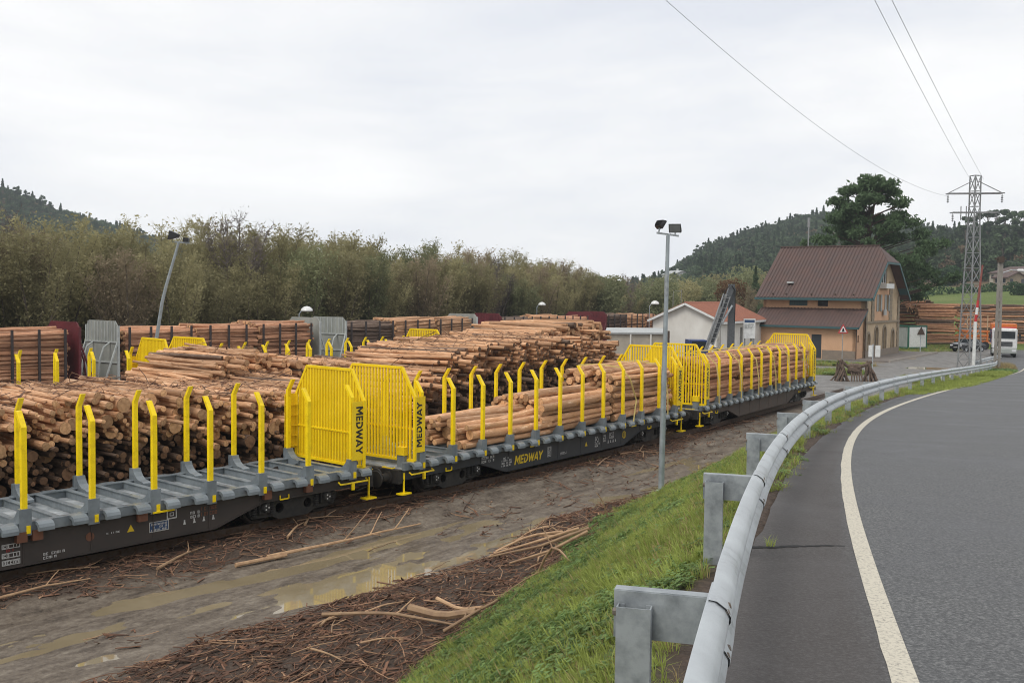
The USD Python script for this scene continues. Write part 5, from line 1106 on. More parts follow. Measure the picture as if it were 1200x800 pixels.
for x, z, w, h in ((2.9, 1.7, 1.2, 1.3), (6.5, 1.2, 1.0, 1.9), (9.8, 1.6, 1.0, 1.4)): pane(wh, B1, e1, o1, x, z, w, h, 'dark_glass', 'window_frame', 1)
w_, *_ = wall_mb(H, (HM, 0), (HM, HL), [(0, 0), (HL, 0), (HL, he), (HL/2, ha - .15), (0, he)], [], .3, np.array([*(-lo), 0])); part(wh, 'gable_wall', w_, 'render_white')
for s0, s1, nm in ((-.4, HL/2, 'roof'), (HL + .4, HL/2, 'roof')):
    r_h = slope(H, [(-.35, s0, he - .12), (HM + .35, s0, he - .12), (HM + .35, s1, ha + .06), (-.35, s1, ha + .06)], 'roof_red', wh, nm, .26, .10)
part(wh, 'eave_band', MB().bar(H.p(-.3, -.36, he - .24), H.p(HM + .3, -.36, he - .24), .16, .2).bar(H.p(-.38, -.4, he - .2), H.p(-.38, HL/2, ha - .06), .06, .2).bar(H.p(-.38, HL + .4, he - .2), H.p(-.38, HL/2, ha - .06), .06, .2), 'white_paint')
part(wh, 'ridge_tiles', MB().tube([H.p(-.35, HL/2, ha + .07), H.p(HM + .35, HL/2, ha + .07)], .11, 6), 'roof_red')
part(wh, 'antenna', MB().tube([H.p(1.2, 4.2, 5.0), H.p(1.2, 4.2, 6.6)], .025, 4).tube([H.p(1.2, 5.0, 4.8), H.p(1.2, 5.0, 6.5)], .025, 4).bar(H.p(1.2, 4.2, 6.5), H.p(1.2, 4.8, 6.5), .03, .03), 'steel_grey')
an = thing('flat_roofed_shed', 'low shed with a pale flat roof leaning on the white house', 'shed')
AF = Frame((13.3, 85.6), (-.93, -.12), (.12, .93)); 
part(an, 'wall', MB().add([AF.p(0, 0, 0), AF.p(5.6, 0, 0), AF.p(5.6, 5, 0), AF.p(0, 5, 0), AF.p(0, 0, 2.7), AF.p(5.6, 0, 2.7), AF.p(5.6, 5, 2.7), AF.p(0, 5, 2.7)], BOXF), 'render_beige')
part(an, 'roof_slab', MB().add([AF.p(-.15, -.2, 2.7), AF.p(5.8, -.2, 2.7), AF.p(5.8, 5.2, 2.95), AF.p(-.15, 5.2, 2.95), AF.p(-.15, -.2, 2.84), AF.p(5.8, -.2, 2.84), AF.p(5.8, 5.2, 3.09), AF.p(-.15, 5.2, 3.09)], BOXF), 'roof_grey')
for u in (1.5, 3.4): part(an, 'wall_pier', MB().bar(AF.p(u, -.05, 0), AF.p(u, -.05, 2.7), .25, .12), 'render_white')
part(an, 'corner_post', MB().bar(AF.p(-.1, -.1, 0), AF.p(-.1, -.1, 3.0), .3, .3), 'dark_wood')
# site office container
of = thing('site_office', 'pale grey and white site office cabin with green trim beside the log stacks', 'cabin')
CF = Frame((47.0, 118.0), (.893, .45), (-.45, .893))
part(of, 'body', MB().add([CF.p(0, 0, .1), CF.p(3.0, 0, .1), CF.p(3.0, 6, .1), CF.p(0, 6, .1), CF.p(0, 0, 2.75), CF.p(3.0, 0, 2.75), CF.p(3.0, 6, 2.75), CF.p(0, 6, 2.75)], BOXF), 'container_grey')
part(of, 'end_wall', MB().bar(CF.p(.1, -.03, 1.45), CF.p(2.9, -.03, 1.45), .05, 2.4), 'white_paint')
for a, b in (((0, 0), (0, 0)), ((3, 0), (3, 0)), ((0, 6), (0, 6))): part(of, 'corner_post', MB().bar(CF.p(*a, .1), CF.p(*b, 2.85), .16, .16), 'green_trim')
for z in (.2, 2.8): part(of, 'edge_beam', MB().bar(CF.p(0, -.04, z), CF.p(3, -.04, z), .12, .18).bar(CF.p(-.04, 0, z), CF.p(-.04, 6, z), .12, .18), 'green_trim')
part(of, 'air_unit', MB().bar(CF.p(1.5, -.2, 2.2), CF.p(2.3, -.2, 2.2), .3, .5), 'roof_grey')
for k in range(14): part(of, 'wall_rib', MB().bar(CF.p(-.03, .4 + k * .4, .3), CF.p(-.03, .4 + k * .4, 2.7), .05, .05), 'container_grey')

# ------------------------------------------------------------------ hills
def polar(az0, az1, na, rs, zf, nsd=0, amp=2.0):
    az = np.radians(np.linspace(az0, az1, na)); R = np.array(rs, float); A, RR = np.meshgrid(az, R, indexing='ij'); X, Y = RR * np.sin(A), RR * np.cos(A)
    Z = zf(np.degrees(A), RR); P = np.stack([X / 60, Y / 60, 0 * X], -1); Z = Z + amp * (fbm(P, 4, nsd) - .5) * np.clip(Z / 6, 0, 1); return X, Y, Z
def zl(az, r):   # hill at the far left
    top = np.interp(az, [-45, -30, -27, -24, -21, -17, -13, -9], [64, 63, 59, 46, 36, 24, 10, 0]); return top * np.interp(r, [300, 380, 660, 760, 1000], [-.05, .0, 1, 1.0, .75])
def zm(az, r):   # wooded ridge behind the station
    top = np.interp(az, [-14, 3.0, 6, 8.5, 9.6, 11, 13, 15, 16.5, 18.5, 20.5, 23, 27, 34, 46], [0, 0, 4, 11, 20, 31, 40, 46, 51, 51, 46, 41, 39, 40, 41]); return top * np.interp(r, [230, 300, 640, 740, 1000], [-.05, .02, 1, 1.0, .8])
def zr_(az, r):  # slope at the right: meadow below, scrub and wood above
    k = np.interp(az, [14, 17, 20, 23, 46], [0, .35, .8, 1, 1]); return k * np.interp(r, [128, 150, 190, 240, 280, 300, 330, 360, 400, 460, 620], [-.3, .6, 5.0, 7.2, 9.0, 10.0, 12.5, 16, 20.5, 24, 19])
def skymesh(name, X, Y, Z, m, label=None): return solo(name, MB().grid(np.stack([X, Y, Z], -1)[::-1]), m, kind='structure', smooth=True, label=label)
HL_ = polar(-46, -8, 60, np.linspace(300, 1000, 40), zl, 201, 9); skymesh('hill', *HL_, 'hill_floor')
HM_ = polar(-16, 47, 90, np.linspace(230, 1000, 44), zm, 202, 8); skymesh('hill', *HM_, 'hill_floor')
MD_ = polar(13, 47, 80, np.r_[np.linspace(128, 283, 30)], zr_, 203, 1.2); skymesh('meadow', *MD_, 'meadow')
HS_ = polar(13, 47, 80, np.r_[np.linspace(283, 620, 40)], zr_, 203, 1.2); skymesh('hillside', *HS_, 'hill_scrub')

# ------------------------------------------------------------------ foliage
def leaf_cloud(r, centers, size, upw=.3, aspect=1.7):
    n = len(centers); d = r.normal(0, 1, (n, 3)); d[:, 2] += upw; d /= np.linalg.norm(d, axis=1, keepdims=True); e = np.cross(d, r.normal(0, 1, (n, 3))); e /= np.linalg.norm(e, axis=1, keepdims=True) + 1e-9
    s = size * r.uniform(.6, 1.3, n)[:, None]; a = d * s * aspect * .5; b = e * s * .5
    V = np.stack([centers - a, centers + b, centers + a, centers - b], 1).reshape(-1, 3); k = np.arange(n)[:, None] * 4
    return V, np.vstack([k + [0, 1, 2], k + [0, 2, 3]])
def ribbons(p, q, w, r):
    n = len(p); d = q - p; s = np.cross(d, r.normal(0, 1, (n, 3))); s /= np.linalg.norm(s, axis=1, keepdims=True) + 1e-9; w = np.broadcast_to(w, (n,))[:, None]
    V = np.stack([p - s * w / 2, p + s * w / 2, q], 1).reshape(-1, 3); k = np.arange(n)[:, None] * 3; return V, k + [0, 1, 2]
def thicket_tree(seed, h, spread, nst, leafy=1.0, twigs=1.0):
    """many-stemmed, half bare tree: stems, upright twigs and thin leaf"""
    r = np.random.default_rng(seed); tr, cr = MB(), MB()
    for i in range(nst):
        a = r.uniform(0, 2 * PI); tip = np.array([math.cos(a), math.sin(a), 0]) * spread * math.sqrt(r.random()) ; hh = h * r.uniform(.80, 1.0) * (1 - .26 * (np.linalg.norm(tip) / spread) ** 2)
        t = np.linspace(0, 1, 7); base = tip * .10; P = base + np.outer(t ** 1.4, tip - base) + np.outer(t, [0, 0, hh]); P[1:, :2] += np.cumsum(r.normal(0, .10, (6, 2)), 0)
        tr.tube(P, np.linspace(.10, .012, 7) * h / 11 * r.uniform(.7, 1.2), 5)
        nb = int(85 * twigs); tt = r.uniform(.16, 1, nb) ** .8; B = np.stack([np.interp(tt, t, P[:, j]) for j in range(3)], 1)
        ang = r.uniform(0, 2 * PI, nb); out = np.stack([np.cos(ang), np.sin(ang), r.uniform(.5, 2.0, nb)], 1); out /= np.linalg.norm(out, axis=1, keepdims=True); L = r.uniform(.6, 1.7, nb) * (1.25 - tt * .6) * h / 11
        E = B + out * L[:, None]; cr.add(*ribbons(B, E, .05, r))
        k = int(4); sb = np.repeat(B, k, 0) + np.repeat(out * L[:, None], k, 0) * r.uniform(.2, 1, (nb * k, 1)); so = r.normal(0, .5, (nb * k, 3)) + np.repeat(out, k, 0) * .8; so[:, 2] = np.abs(so[:, 2]); cr.add(*ribbons(sb, sb + so * r.uniform(.2, .55, (nb * k, 1)), .035, r))
        nl = int(300 * leafy); li = r.integers(0, nb, nl); c = B[li] + out[li] * L[li, None] * r.uniform(.2, 1.1, (nl, 1)) + r.normal(0, .18, (nl, 3)); cr.add(*leaf_cloud(r, c, .12, .3))
    return tr, cr
def blob_tree(seed, h, w, nleaf, leaf, low=.12, lobes=9):
    """full crown of leaf clumps on a short trunk"""
    r = np.random.default_rng(seed); tr, cr = MB(), MB(); tr.tube([(0, 0, -.3), (.05, 0, h * .3), (0, .1, h * .7)], [.03 * h, .022 * h, .008 * h], 7)
    for i in range(lobes):
        a = r.uniform(0, 2 * PI); zz = h * (low + (1 - low) * (.2 + .65 * r.random())); rad = w * .5 * math.sin(PI * min(1, max(.12, (zz / h - low) / (1 - low) * .85 + .1))) * r.uniform(.3, .85); c = np.array([rad * math.cos(a), rad * math.sin(a), zz]); s = w * r.uniform(.16, .30)
        tr.tube([(0, 0, zz * .55), c * [.5, .5, 1] * 1.0 - [0, 0, s * .3], c], [.008 * h, .005 * h, .002 * h], 5)
        n = nleaf // lobes; d = r.normal(0, 1, (n, 3)); d /= np.linalg.norm(d, axis=1, keepdims=True); cr.add(*leaf_cloud(r, c + d * s * np.array([1, 1, .8]) * (.55 + .5 * r.random((n, 1)) ** .5), leaf, .2))
    return tr, cr
def conifer(seed, h, w, n, leaf):
    r = np.random.default_rng(seed); tr, cr = MB(), MB(); tr.tube([(0, 0, -.3), (0, 0, h)], [.02 * h, .004 * h], 6)
    t = r.random(n) ** .75; z = h * (.12 + .88 * t); rad = w * .5 * (1 - t) * (.35 + .75 * r.random(n)) * (.75 + .35 * np.sin(t * 40)); a = r.uniform(0, 2 * PI, n); c = np.stack([rad * np.cos(a), rad * np.sin(a), z - rad * .25], 1); cr.add(*leaf_cloud(r, c, leaf, .2)); return tr, cr
def gum(seed, h, w, n, leaf):
    """tall bare-stemmed tree with a tufted top"""
    r = np.random.default_rng(seed); tr, cr = MB(), MB(); tip = np.array([r.normal(0, .4), r.normal(0, .4), h * .95]); tr.tube([(0, 0, -.5), tip * [.4, .6, .5], tip], [.018 * h, .012 * h, .004 * h], 6)
    for i in range(11):
        t = r.uniform(.5, 1); a = r.uniform(0, 2 * PI); rad = w * .5 * r.uniform(.15, 1) * (1.15 - .7 * abs(t - .72) / .3 * .6); c = np.array([rad * math.cos(a), rad * math.sin(a), h * t]); s = w * r.uniform(.12, .24)
        tr.tube([tip * (t - .12), c * [.6, .6, 1], c], [.006 * h, .003 * h, .001 * h], 4); k = n // 11; d = r.normal(0, 1, (k, 3)); d /= np.linalg.norm(d, axis=1, keepdims=True); cr.add(*leaf_cloud(r, c + d * s * np.array([1, 1, .75]) * r.random((k, 1)) ** .4, leaf, .1))
    return tr, cr
# woods that cover the far hills: one mass each
WP = [[('trunk', a, 'trunk_bark'), ('crown', b, m)] for (a, b), m in ((conifer(301, 13, 7, 620, .85), 'wood_green'), (blob_tree(302, 11, 9, 620, .85, .1, 8), 'wood_green'), (conifer(303, 16, 7.5, 620, .9), 'pine_needle'), (blob_tree(304, 9, 8, 600, .75, .1, 8), 'wood_brown'), (gum(305, 15, 7, 560, .75), 'wood_green'))]
def wood(name, az0, az1, r0, r1, n, zf, seed, label, p, smin=.7, smax=1.25, mask=None):
    r = np.random.default_rng(seed); az = r.uniform(az0, az1, n); rr = np.sqrt(r.uniform(r0 ** 2, r1 ** 2, n)); X, Y = rr * np.sin(np.radians(az)), rr * np.cos(np.radians(az))
    cl = fbm(np.stack([X / 45, Y / 45, 0 * X], -1), 3, seed); ok = np.ones(n, bool) if mask is None else mask(az, rr, cl); X, Y, az, rr, cl = (q[ok] for q in (X, Y, az, rr, cl))
    Z = zf(az, rr) - .5; n = len(X)
    instancer(name, [('wood_tree', q, None) for q in WP], r.choice(5, n, p=p), np.stack([X, Y, Z], 1), qz(r.uniform(0, 6.28, n)), r.uniform(smin, smax, n), label, 'wood')
wood('hill_wood', -44, -9, 400, 760, 12000, zl, 401, 'dark wood covering the hill at the far left', [.03, .55, .05, .3, .07], .42, .72, mask=lambda a, r, c: zl(a, r) > 4)
wood('hill_wood', -2, 33, 300, 760, 14000, zm, 402, 'dark wooded ridge behind the station', [.05, .52, .08, .28, .07], .42, .78, mask=lambda a, r, c: zm(a, r) > 3)
wood('hill_wood', 14, 33, 318, 470, 1500, zr_, 403, 'mixed wood on the slope at the right', [.2, .3, .1, .3, .1], .45, .9, mask=lambda a, r, c: (c > .53) | (r > 398))

# thicket behind the yard: each tree its own
TH = [('willow_olive', thicket_tree(501, 11.0, 2.9, 13, 1.5)), ('willow_brown', thicket_tree(502, 11.2, 2.8, 13, .8, 1.1)), ('willow_green', thicket_tree(503, 10.8, 3.0, 12, 1.9)), ('birch_grey', thicket_tree(504, 11.8, 2.3, 9, .25, 1.2)), ('willow_olive', thicket_tree(505, 11.6, 2.8, 13, 1.3, 1.1))]
TLAB = ['olive green half bare willow in the thicket behind the far track', 'brown nearly bare alder in the thicket behind the far track', 'grey green leafy willow in the thicket behind the far track', 'grey bare birch in the thicket behind the far track', 'tall olive willow in the thicket behind the far track']
tproto = {}
def plant(key, name, label, cat, build, trunk_m, crown_m, M, group=None):
    if key not in tproto:
        t = thing(name, label, cat, group=group); a, b = build; part(t, 'trunk', a, trunk_m); part(t, 'crown', b, crown_m); move(t, M); tproto[key] = t; return t
    return copy_of(tproto[key], M, label, group)
r_ = np.random.default_rng(515)
line = np.array([(-55, 27), (-43, 42), (-33.5, 56), (-23.5, 70.5), (-13.5, 88), (-4.5, 103.5), (5, 120), (13, 138), (19, 156)], float)
sl = np.r_[0, np.cumsum(np.linalg.norm(np.diff(line, axis=0), axis=1))]
for row, (off, step, hs) in enumerate(((0, 3.1, .90), (4.0, 3.0, 1.02), (8.2, 3.4, 1.08))):
    for s_ in np.arange(2 + row, sl[-1], step):
        s2 = s_ + r_.uniform(-1, 1); p = np.array([np.interp(s2, sl, line[:, 0]), np.interp(s2, sl, line[:, 1])]); d = np.array([np.interp(s2 + 1, sl, line[:, 0]), np.interp(s2 + 1, sl, line[:, 1])]) - p; nn = np.array([-d[1], d[0]]) / (np.linalg.norm(d) + 1e-9)
        p = p + nn * (off + r_.uniform(-1, 1)); k = int(r_.choice(5, p=[.34, .15, .2, .04, .27])); u = s2 / sl[-1]
        hh = hs * np.interp(u, [0, .25, .36, .46, .62, .8, .92, 1], [1.06, 1.0, .93, 1.07, 1.0, .95, .86, .80]) * r_.uniform(.90, 1.08)
        plant(('th', k), 'thicket_tree', TLAB[k], 'tree', TH[k][1], 'trunk_bark', TH[k][0], mat4(rotz(r_.uniform(0, 6.28)), (*p, -.1), (hh * 1.12, hh * 1.12, hh)), 'half bare trees of the thicket, ' + TLAB[k].split(' in ')[0])
# undergrowth along the foot of the thicket
BU = blob_tree(520, 2.6, 3.4, 900, .16, .0, 10)
for s_ in np.arange(1, sl[-1], 2.6):
    p = np.array([np.interp(s_, sl, line[:, 0]), np.interp(s_, sl, line[:, 1])]); d = np.array([np.interp(s_ + 1, sl, line[:, 0]), np.interp(s_ + 1, sl, line[:, 1])]) - p; nn = np.array([-d[1], d[0]]) / (np.linalg.norm(d) + 1e-9); p = p - nn * (2.0 + r_.uniform(-.6, .6)); sc_ = r_.uniform(.7, 1.25)
    plant(('bush', 0), 'bramble_bush', 'bramble bush at the foot of the thicket behind the far track', 'bush', BU, 'trunk_bark', 'willow_brown', mat4(rotz(r_.uniform(0, 6.28)), (*p, 0), (sc_,) * 3), 'bramble bushes at the foot of the thicket')

# fuller trees between the thicket and the station
FT = {'g': ('willow_green', blob_tree(531, 9.5, 8.5, 5200, .22, .05, 16)), 'o': ('willow_olive', blob_tree(532, 9.0, 8.0, 5000, .22, .05, 15)), 'b': ('willow_brown', thicket_tree(533, 9.5, 2.8, 9, .8)), 'r': ('rust_leaf', blob_tree(534, 9.0, 6.5, 3600, .22, .1, 13)), 'd': ('wood_green', conifer(535, 12, 4.5, 2600, .28))}
mid = [(('g'), 705, 128, .92, 'round grey green tree right of the thicket, nearest the lamp post'), ('o', 735, 140, .98, 'round olive tree behind the white house lamp'), ('g', 768, 150, .95, 'grey green tree just right of the tall lamp post'), ('o', 800, 156, .95, 'olive tree above the left end of the red tiled roof'), ('b', 828, 150, 1.0, 'brown bare tree above the red tiled roof'), ('g', 816, 172, 1.0, 'grey green tree farther behind the red tiled roof'), ('r', 856, 160, 1.05, 'rust coloured tree between the crane and the station roof'), ('b', 872, 148, .95, 'brown bare tree against the left end of the station roof'), ('d', 884, 170, .95, 'dark conifer just left of the station roof'), ('o', 842, 190, 1.15, 'olive tree behind the rust coloured one'), ('g', 690, 150, .95, 'grey green tree at the right end of the thicket'), ('b', 755, 175, 1.05, 'brown tree farther behind the tall lamp post'), ('o', 900, 190, 1.2, 'olive tree behind the left gable of the station'), ('g', 780, 190, 1.1, 'grey green tree below the hill house'), ('o', 720, 175, 1.05, 'olive tree farther behind the end of the thicket'), ('g', 868, 200, 1.3, 'tall grey green tree far behind the crane')]
for k, px, y, s_, lab in mid:
    x = (px - 600) / 1167 * y; plant(('ft', k), 'leafy_tree', lab, 'tree', FT[k][1], 'trunk_bark', FT[k][0], mat4(rotz(px * 1.7), (x, y, -.2), (s_,) * 3))

# the big pine behind the station
r_ = np.random.default_rng(541); pt = thing('pine_tree', 'big dark spreading pine behind the station building', 'tree', (44.4, 125.5, 0)); tr, cr = MB(), MB()
tr.tube([(0, 0, -.3), (.3, 0, 6), (-.2, 0, 11), (.4, 0, 15.5), (.9, 0, 18.5)], [.62, .5, .4, .25, .08], 9)
cl = []
for z0, n, rm, off in ((20.0, 7, 1.9, .6), (19.2, 12, 3.6, .4), (18.0, 15, 5.0, 0.), (16.6, 15, 5.6, -.4), (15.2, 13, 5.6, -.6), (13.8, 18, 7.0, .2), (12.2, 22, 8.6, 1.0), (10.4, 24, 9.4, 1.2), (8.6, 22, 9.2, 1.6), (6.8, 14, 7.0, .6)):
    for i in range(n):
        a = 2 * PI * i / n + r_.uniform(-.6, .6); rr = rm * math.sqrt(r_.uniform(.05, 1)) * (1.25 if r_.random() < .12 else 1); cl.append((off + rr * math.cos(a), rr * math.sin(a), z0 + r_.uniform(-.9, .7), r_.uniform(.55, 1.35)))
for x, y, z, s_ in cl:
    zt = z - .30 * math.hypot(x, y) - .4; tr.tube([(.2, 0, max(zt, 2)), (x * .55, y * .55, (zt + z) / 2 + .1), (x, y, z - .15)], [.12, .07, .025], 5)
    n = int(200 * s_); d = r_.normal(0, 1, (n, 3)); d /= np.linalg.norm(d, axis=1, keepdims=True); c = np.array([x, y, z]) + d * np.array([s_ * 1.1, s_ * 1.1, s_ * .6]) * r_.random((n, 1)) ** .6 + r_.normal(0, .12, (n, 3)); c[:, 2] += .2 * s_; cr.add(*leaf_cloud(r_, c, .22, 1.1, 2.4))
part(pt, 'trunk', tr, 'pine_bark'); part(pt, 'crown', cr, 'pine_needle')
# single trees at the right
GU = gum(551, 17, 7.5, 2400, .45); PN = conifer(552, 13, 6, 1600, .45); BT = blob_tree(553, 7, 8, 2000, .40, .02, 12); DK_ = blob_tree(554, 5.5, 7.5, 2000, .38, .0, 12)
def zat(x, y): return float(zr_(math.degrees(math.atan2(x, y)), math.hypot(x, y)))
sg_ = [('gum', 1128, 372, 1.0, 'slender tall tree left of the pylon on the skyline'), ('gum', 1152, 366, 1.1, 'tall tree directly behind the pylon top'), ('gum', 1163, 372, 1.15, 'tallest tufted tree just right of the pylon'), ('con', 1120, 392, 1.1, 'pointed dark conifer left of the pylon'), ('gum', 1175, 350, 1.0, 'tall tree above the lamp of the concrete pole'), ('gum', 1185, 362, 1.1, 'tall tree near the right edge with a bare stem'), ('gum', 1196, 352, 1.1, 'tall tree at the right edge of the view'), ('gum', 1208, 358, 1.1, 'tall tree just beyond the right edge of the view'), ('con', 1140, 380, 1.2, 'dark conifer behind the pylon shaft'), ('con', 1102, 420, 1.0, 'small dark conifer beside the big pine'), ('brown', 1085, 305, 1.0, 'round reddish brown tree on the slope left of the pylon'), ('dark', 1117, 272, 1.0, 'dark round bush at the top of the meadow'), ('dark', 1104, 268, .9, 'second dark round bush at the top of the meadow, left of the larger'), ('brown', 1132, 320, .8, 'small orange brown tree behind the pylon'), ('dark', 1060, 250, 1.0, 'dark bush at the top of the meadow beside the station gable'), ('dark', 1192, 212, .5, 'grey bush in the meadow near the truck')]
for k, px, y, s_, lab in sg_:
    x = (px - 600) / 1167 * y; bld, nm, cm = {'gum': (GU, 'tall_tree', 'wood_green'), 'con': (PN, 'conifer', 'pine_needle'), 'brown': (BT, 'round_tree', 'wood_brown'), 'dark': (DK_, 'round_bush', 'hedge_leaf')}[k]
    plant(('sr', k), nm, lab, 'bush' if k == 'dark' else 'tree', bld, 'trunk_bark', cm, mat4(rotz(px * 2.3), (x, y, zat(x, y) - .3), (s_,) * 3))
# hedges on the meadow
def hedge(label, a, b, h, w, seed):
    r = np.random.default_rng(seed); a, b = np.array(a, float), np.array(b, float); n = int(np.linalg.norm(b - a) * 26); t = r.random(n); p = a + np.outer(t, b - a); nn = np.array([-(b - a)[1], (b - a)[0]]) / np.linalg.norm(b - a); p = p + np.outer(r.uniform(-w/2, w/2, n), nn); z = np.array([zat(*q) for q in p]); cr = MB(); cr.add(*leaf_cloud(r, np.c_[p, z + r.random(n) ** .8 * h * (.8 + .3 * np.sin(t * 37))], .42, .4)); solo('hedge', cr, 'hedge_leaf', label, 'hedge')
hedge('long dark hedge crossing the meadow at the right', (84, 212), (132, 246), 1.9, 1.6, 561)
hedge('clipped green hedge beside the house on the meadow', (133, 262), (150, 262), 3.6, 2.2, 562)
# houses in the distance
def small_house(label, x, y, z, w, l, h, rz, wallm, roofm, ridge=1.8):
    t = thing('far_house', label, 'house', (x, y, z), rz); part(t, 'wall', MB().box((0, 0, h/2 - .5), (w, l, h + 1)), wallm)
    part(t, 'gable', MB().ext([(-w/2, h), (w/2, h), (0, h + ridge)], -l, (0, -l/2, 0), (1, 0, 0), (0, 0, 1)), wallm)
    for sg in (-1, 1): part(t, 'roof', MB().add([(sg * (w/2 + .4), -l/2 - .4, h - .25), (sg * (w/2 + .4), l/2 + .4, h - .25), (0, l/2 + .4, h + ridge), (0, -l/2 - .4, h + ridge), (sg * (w/2 + .4), -l/2 - .4, h - .05), (sg * (w/2 + .4), l/2 + .4, h - .05), (0, l/2 + .4, h + ridge + .2), (0, -l/2 - .4, h + ridge + .2)], BOXF), roofm)
    for x_ in np.linspace(-w/2 + 1.2, w/2 - 1.2, max(2, int(w / 2.5))):
        wn = holder(t, 'window'); part(wn, 'pane', MB().box((x_, -l/2 - .03, h * .58), (.9, .05, 1.1)), 'dark_glass'); part(wn, 'frame', MB().box((x_, -l/2 - .02, h * .58 - .6), (1.1, .12, .1)), 'window_frame')
    for y_ in np.linspace(-l/2 + 1.2, l/2 - 1.2, max(2, int(l / 3))):
        wn = holder(t, 'window'); part(wn, 'pane', MB().box((-w/2 - .03, y_, h * .58), (.05, .9, 1.1)), 'dark_glass'); part(wn, 'frame', MB().box((-w/2 - .02, y_, h * .58 - .6), (.12, 1.1, .1)), 'window_frame')
    part(t, 'chimney', MB().box((w * .2, l * .2, h + ridge + .3), (.6, .6, 1.4)), wallm); return t
small_house('brown roofed stone house on the meadow at the right', 141, 276, zat(141, 276), 14, 9, 2.8, .25, 'render_beige', 'roof_brown', 1.6)
small_house('small stone barn below the brown roofed house', 130.5, 262, zat(130.5, 262), 6, 5, 2.4, .3, 'stone', 'roof_brown', 1.2)
small_house('white house cut by the right edge above the truck', 73.5, 137, 0, 6, 6, 4.4, .1, 'white_paint', 'roof_red', 1.4)
small_house('white house on the hill behind the lamp post', 70.5, 430, float(zm(9.3, 436)) + 1.5, 9, 8, 6.5, .5, 'white_paint', 'roof_grey', 1.5)
small_house('lower white house beside the one on the hill', 78, 432, float(zm(10.2, 438)) - .5, 8, 7, 4.0, .2, 'white_paint', 'roof_red', 1.5)

# ------------------------------------------------------------------ lamps, pylon, poles, wires
fl = thing('floodlight_pole', 'tall grey floodlight pole with two lamps standing beside the muddy track', 'lamp post', (4.15, 27.15, float(ground_z(4.15, 27.15)) - .2))
part(fl, 'pole', MB().tube([(0, 0, 0), (.02, 0, 3.5), (.05, 0, 7.25)], [.085, .07, .05], 12), 'lamp_steel', smooth=40)
part(fl, 'flange', MB().lathe([(0, .28), (.15, .28), (.15, .22), (.09, .22)], (0, 0, 0)).tube([(.035, 0, 5.6), (.04, 0, 6.2)], .062, 10), 'galvanised_dull')
part(fl, 'bracket', MB().bar((-.26, .02, 7.32), (.34, -.02, 7.24), .045, .05).bar((-.2, .02, 7.3), (-.17, .02, 7.55), .03, .04).bar((.24, -.02, 7.25), (.24, -.02, 7.45), .03, .04), 'galvanised_dull')
def flood(t, c, rz, tilt):
    b = np.array([[-.27, -.09, -.2], [.27, -.09, -.2], [.27, .09, -.15], [-.27, .09, -.15], [-.27, -.09, .2], [.27, -.09, .2], [.22, .09, .15], [-.22, .09, .15]])
    ct, st2 = math.cos(tilt), math.sin(tilt); R = rotz(rz) @ np.array([[1, 0, 0], [0, ct, -st2], [0, st2, ct]])
    h = holder(t, 'lamp_head'); b = b * .62; part(h, 'housing', MB().add(b @ R.T + c, BOXF), 'lamp_black'); gl_ = np.array([[-.24, -.098, -.17], [.24, -.098, -.17], [.24, -.098, .17], [-.24, -.098, .17]]) * .62; part(h, 'glass', MB().add(gl_ @ R.T + c, [[0, 1, 2, 3]]), 'lamp_glass')
    fin = MB()
    for k in range(5): fin.add(np.array([[-.2 + k * .1, .09, -.14], [-.19 + k * .1, .09, -.14], [-.19 + k * .1, .15, -.1], [-.2 + k * .1, .15, -.1], [-.2 + k * .1, .09, .14], [-.19 + k * .1, .09, .14], [-.19 + k * .1, .15, .1], [-.2 + k * .1, .15, .1]]) * .62 @ R.T + c, BOXF)
    part(h, 'fin', fin, 'lamp_black', kind='stuff')
flood(fl, np.array([-.15, .05, 7.56]), 1.9, .55); flood(fl, np.array([.24, -.02, 7.46]), -.35, .35)
ll_ = thing('leaning_lamp_pole', 'bent leaning floodlight pole behind the yellow wagon at the left', 'lamp post', (-16.95, 47.2, 0))
part(ll_, 'pole', MB().tube([(-.15, 0, 0), (0, 0, 3.2), (.35, 0, 5.4), (.55, 0, 6.2), (1.15, 0, 8.25)], [.10, .09, .08, .075, .06], 8), 'lamp_steel', smooth=40)
part(ll_, 'bracket', MB().bar((.95, 0, 8.25), (1.65, 0, 8.2), .06, .08), 'galvanised_dull')
part(ll_, 'lamp_head', MB().add(np.array([[-.3, -.15, -.15], [.15, -.15, -.05], [.15, .15, -.05], [-.3, .15, -.15], [-.2, -.15, .28], [.22, -.15, .1], [.22, .15, .1], [-.2, .15, .28]]) + [.95, 0, 8.5], BOXF), 'lamp_black'); part(ll_, 'lamp_head', MB().box((1.5, 0, 8.35), (.25, .2, .2)), 'lamp_black')
for lab, x, y, z in (('white street lamp rising behind the grey end boards at the left', -15.1, 70.5, 4.55), ('white street lamp in front of the thicket, beyond the highest pile', 2.7, 110, 4.75), ('white street lamp beside the left eave of the white house', 13.9, 101, 5.1)):
    t = thing('street_lamp', lab, 'lamp post', (x, y, 0)); part(t, 'pole', MB().tube([(0, 0, 0), (0, 0, z - .2), (.12, 0, z), (.45, 0, z + .1)], [.07, .05, .045, .04], 7), 'lamp_steel'); part(t, 'lamp_shade', MB().lathe([(0, .28), (.2, .24), (.38, .1), (.42, -.05), (.3, -.12), (0, -.12)], (.55, 0, z + .12), n=14), 'lamp_white', smooth=50)

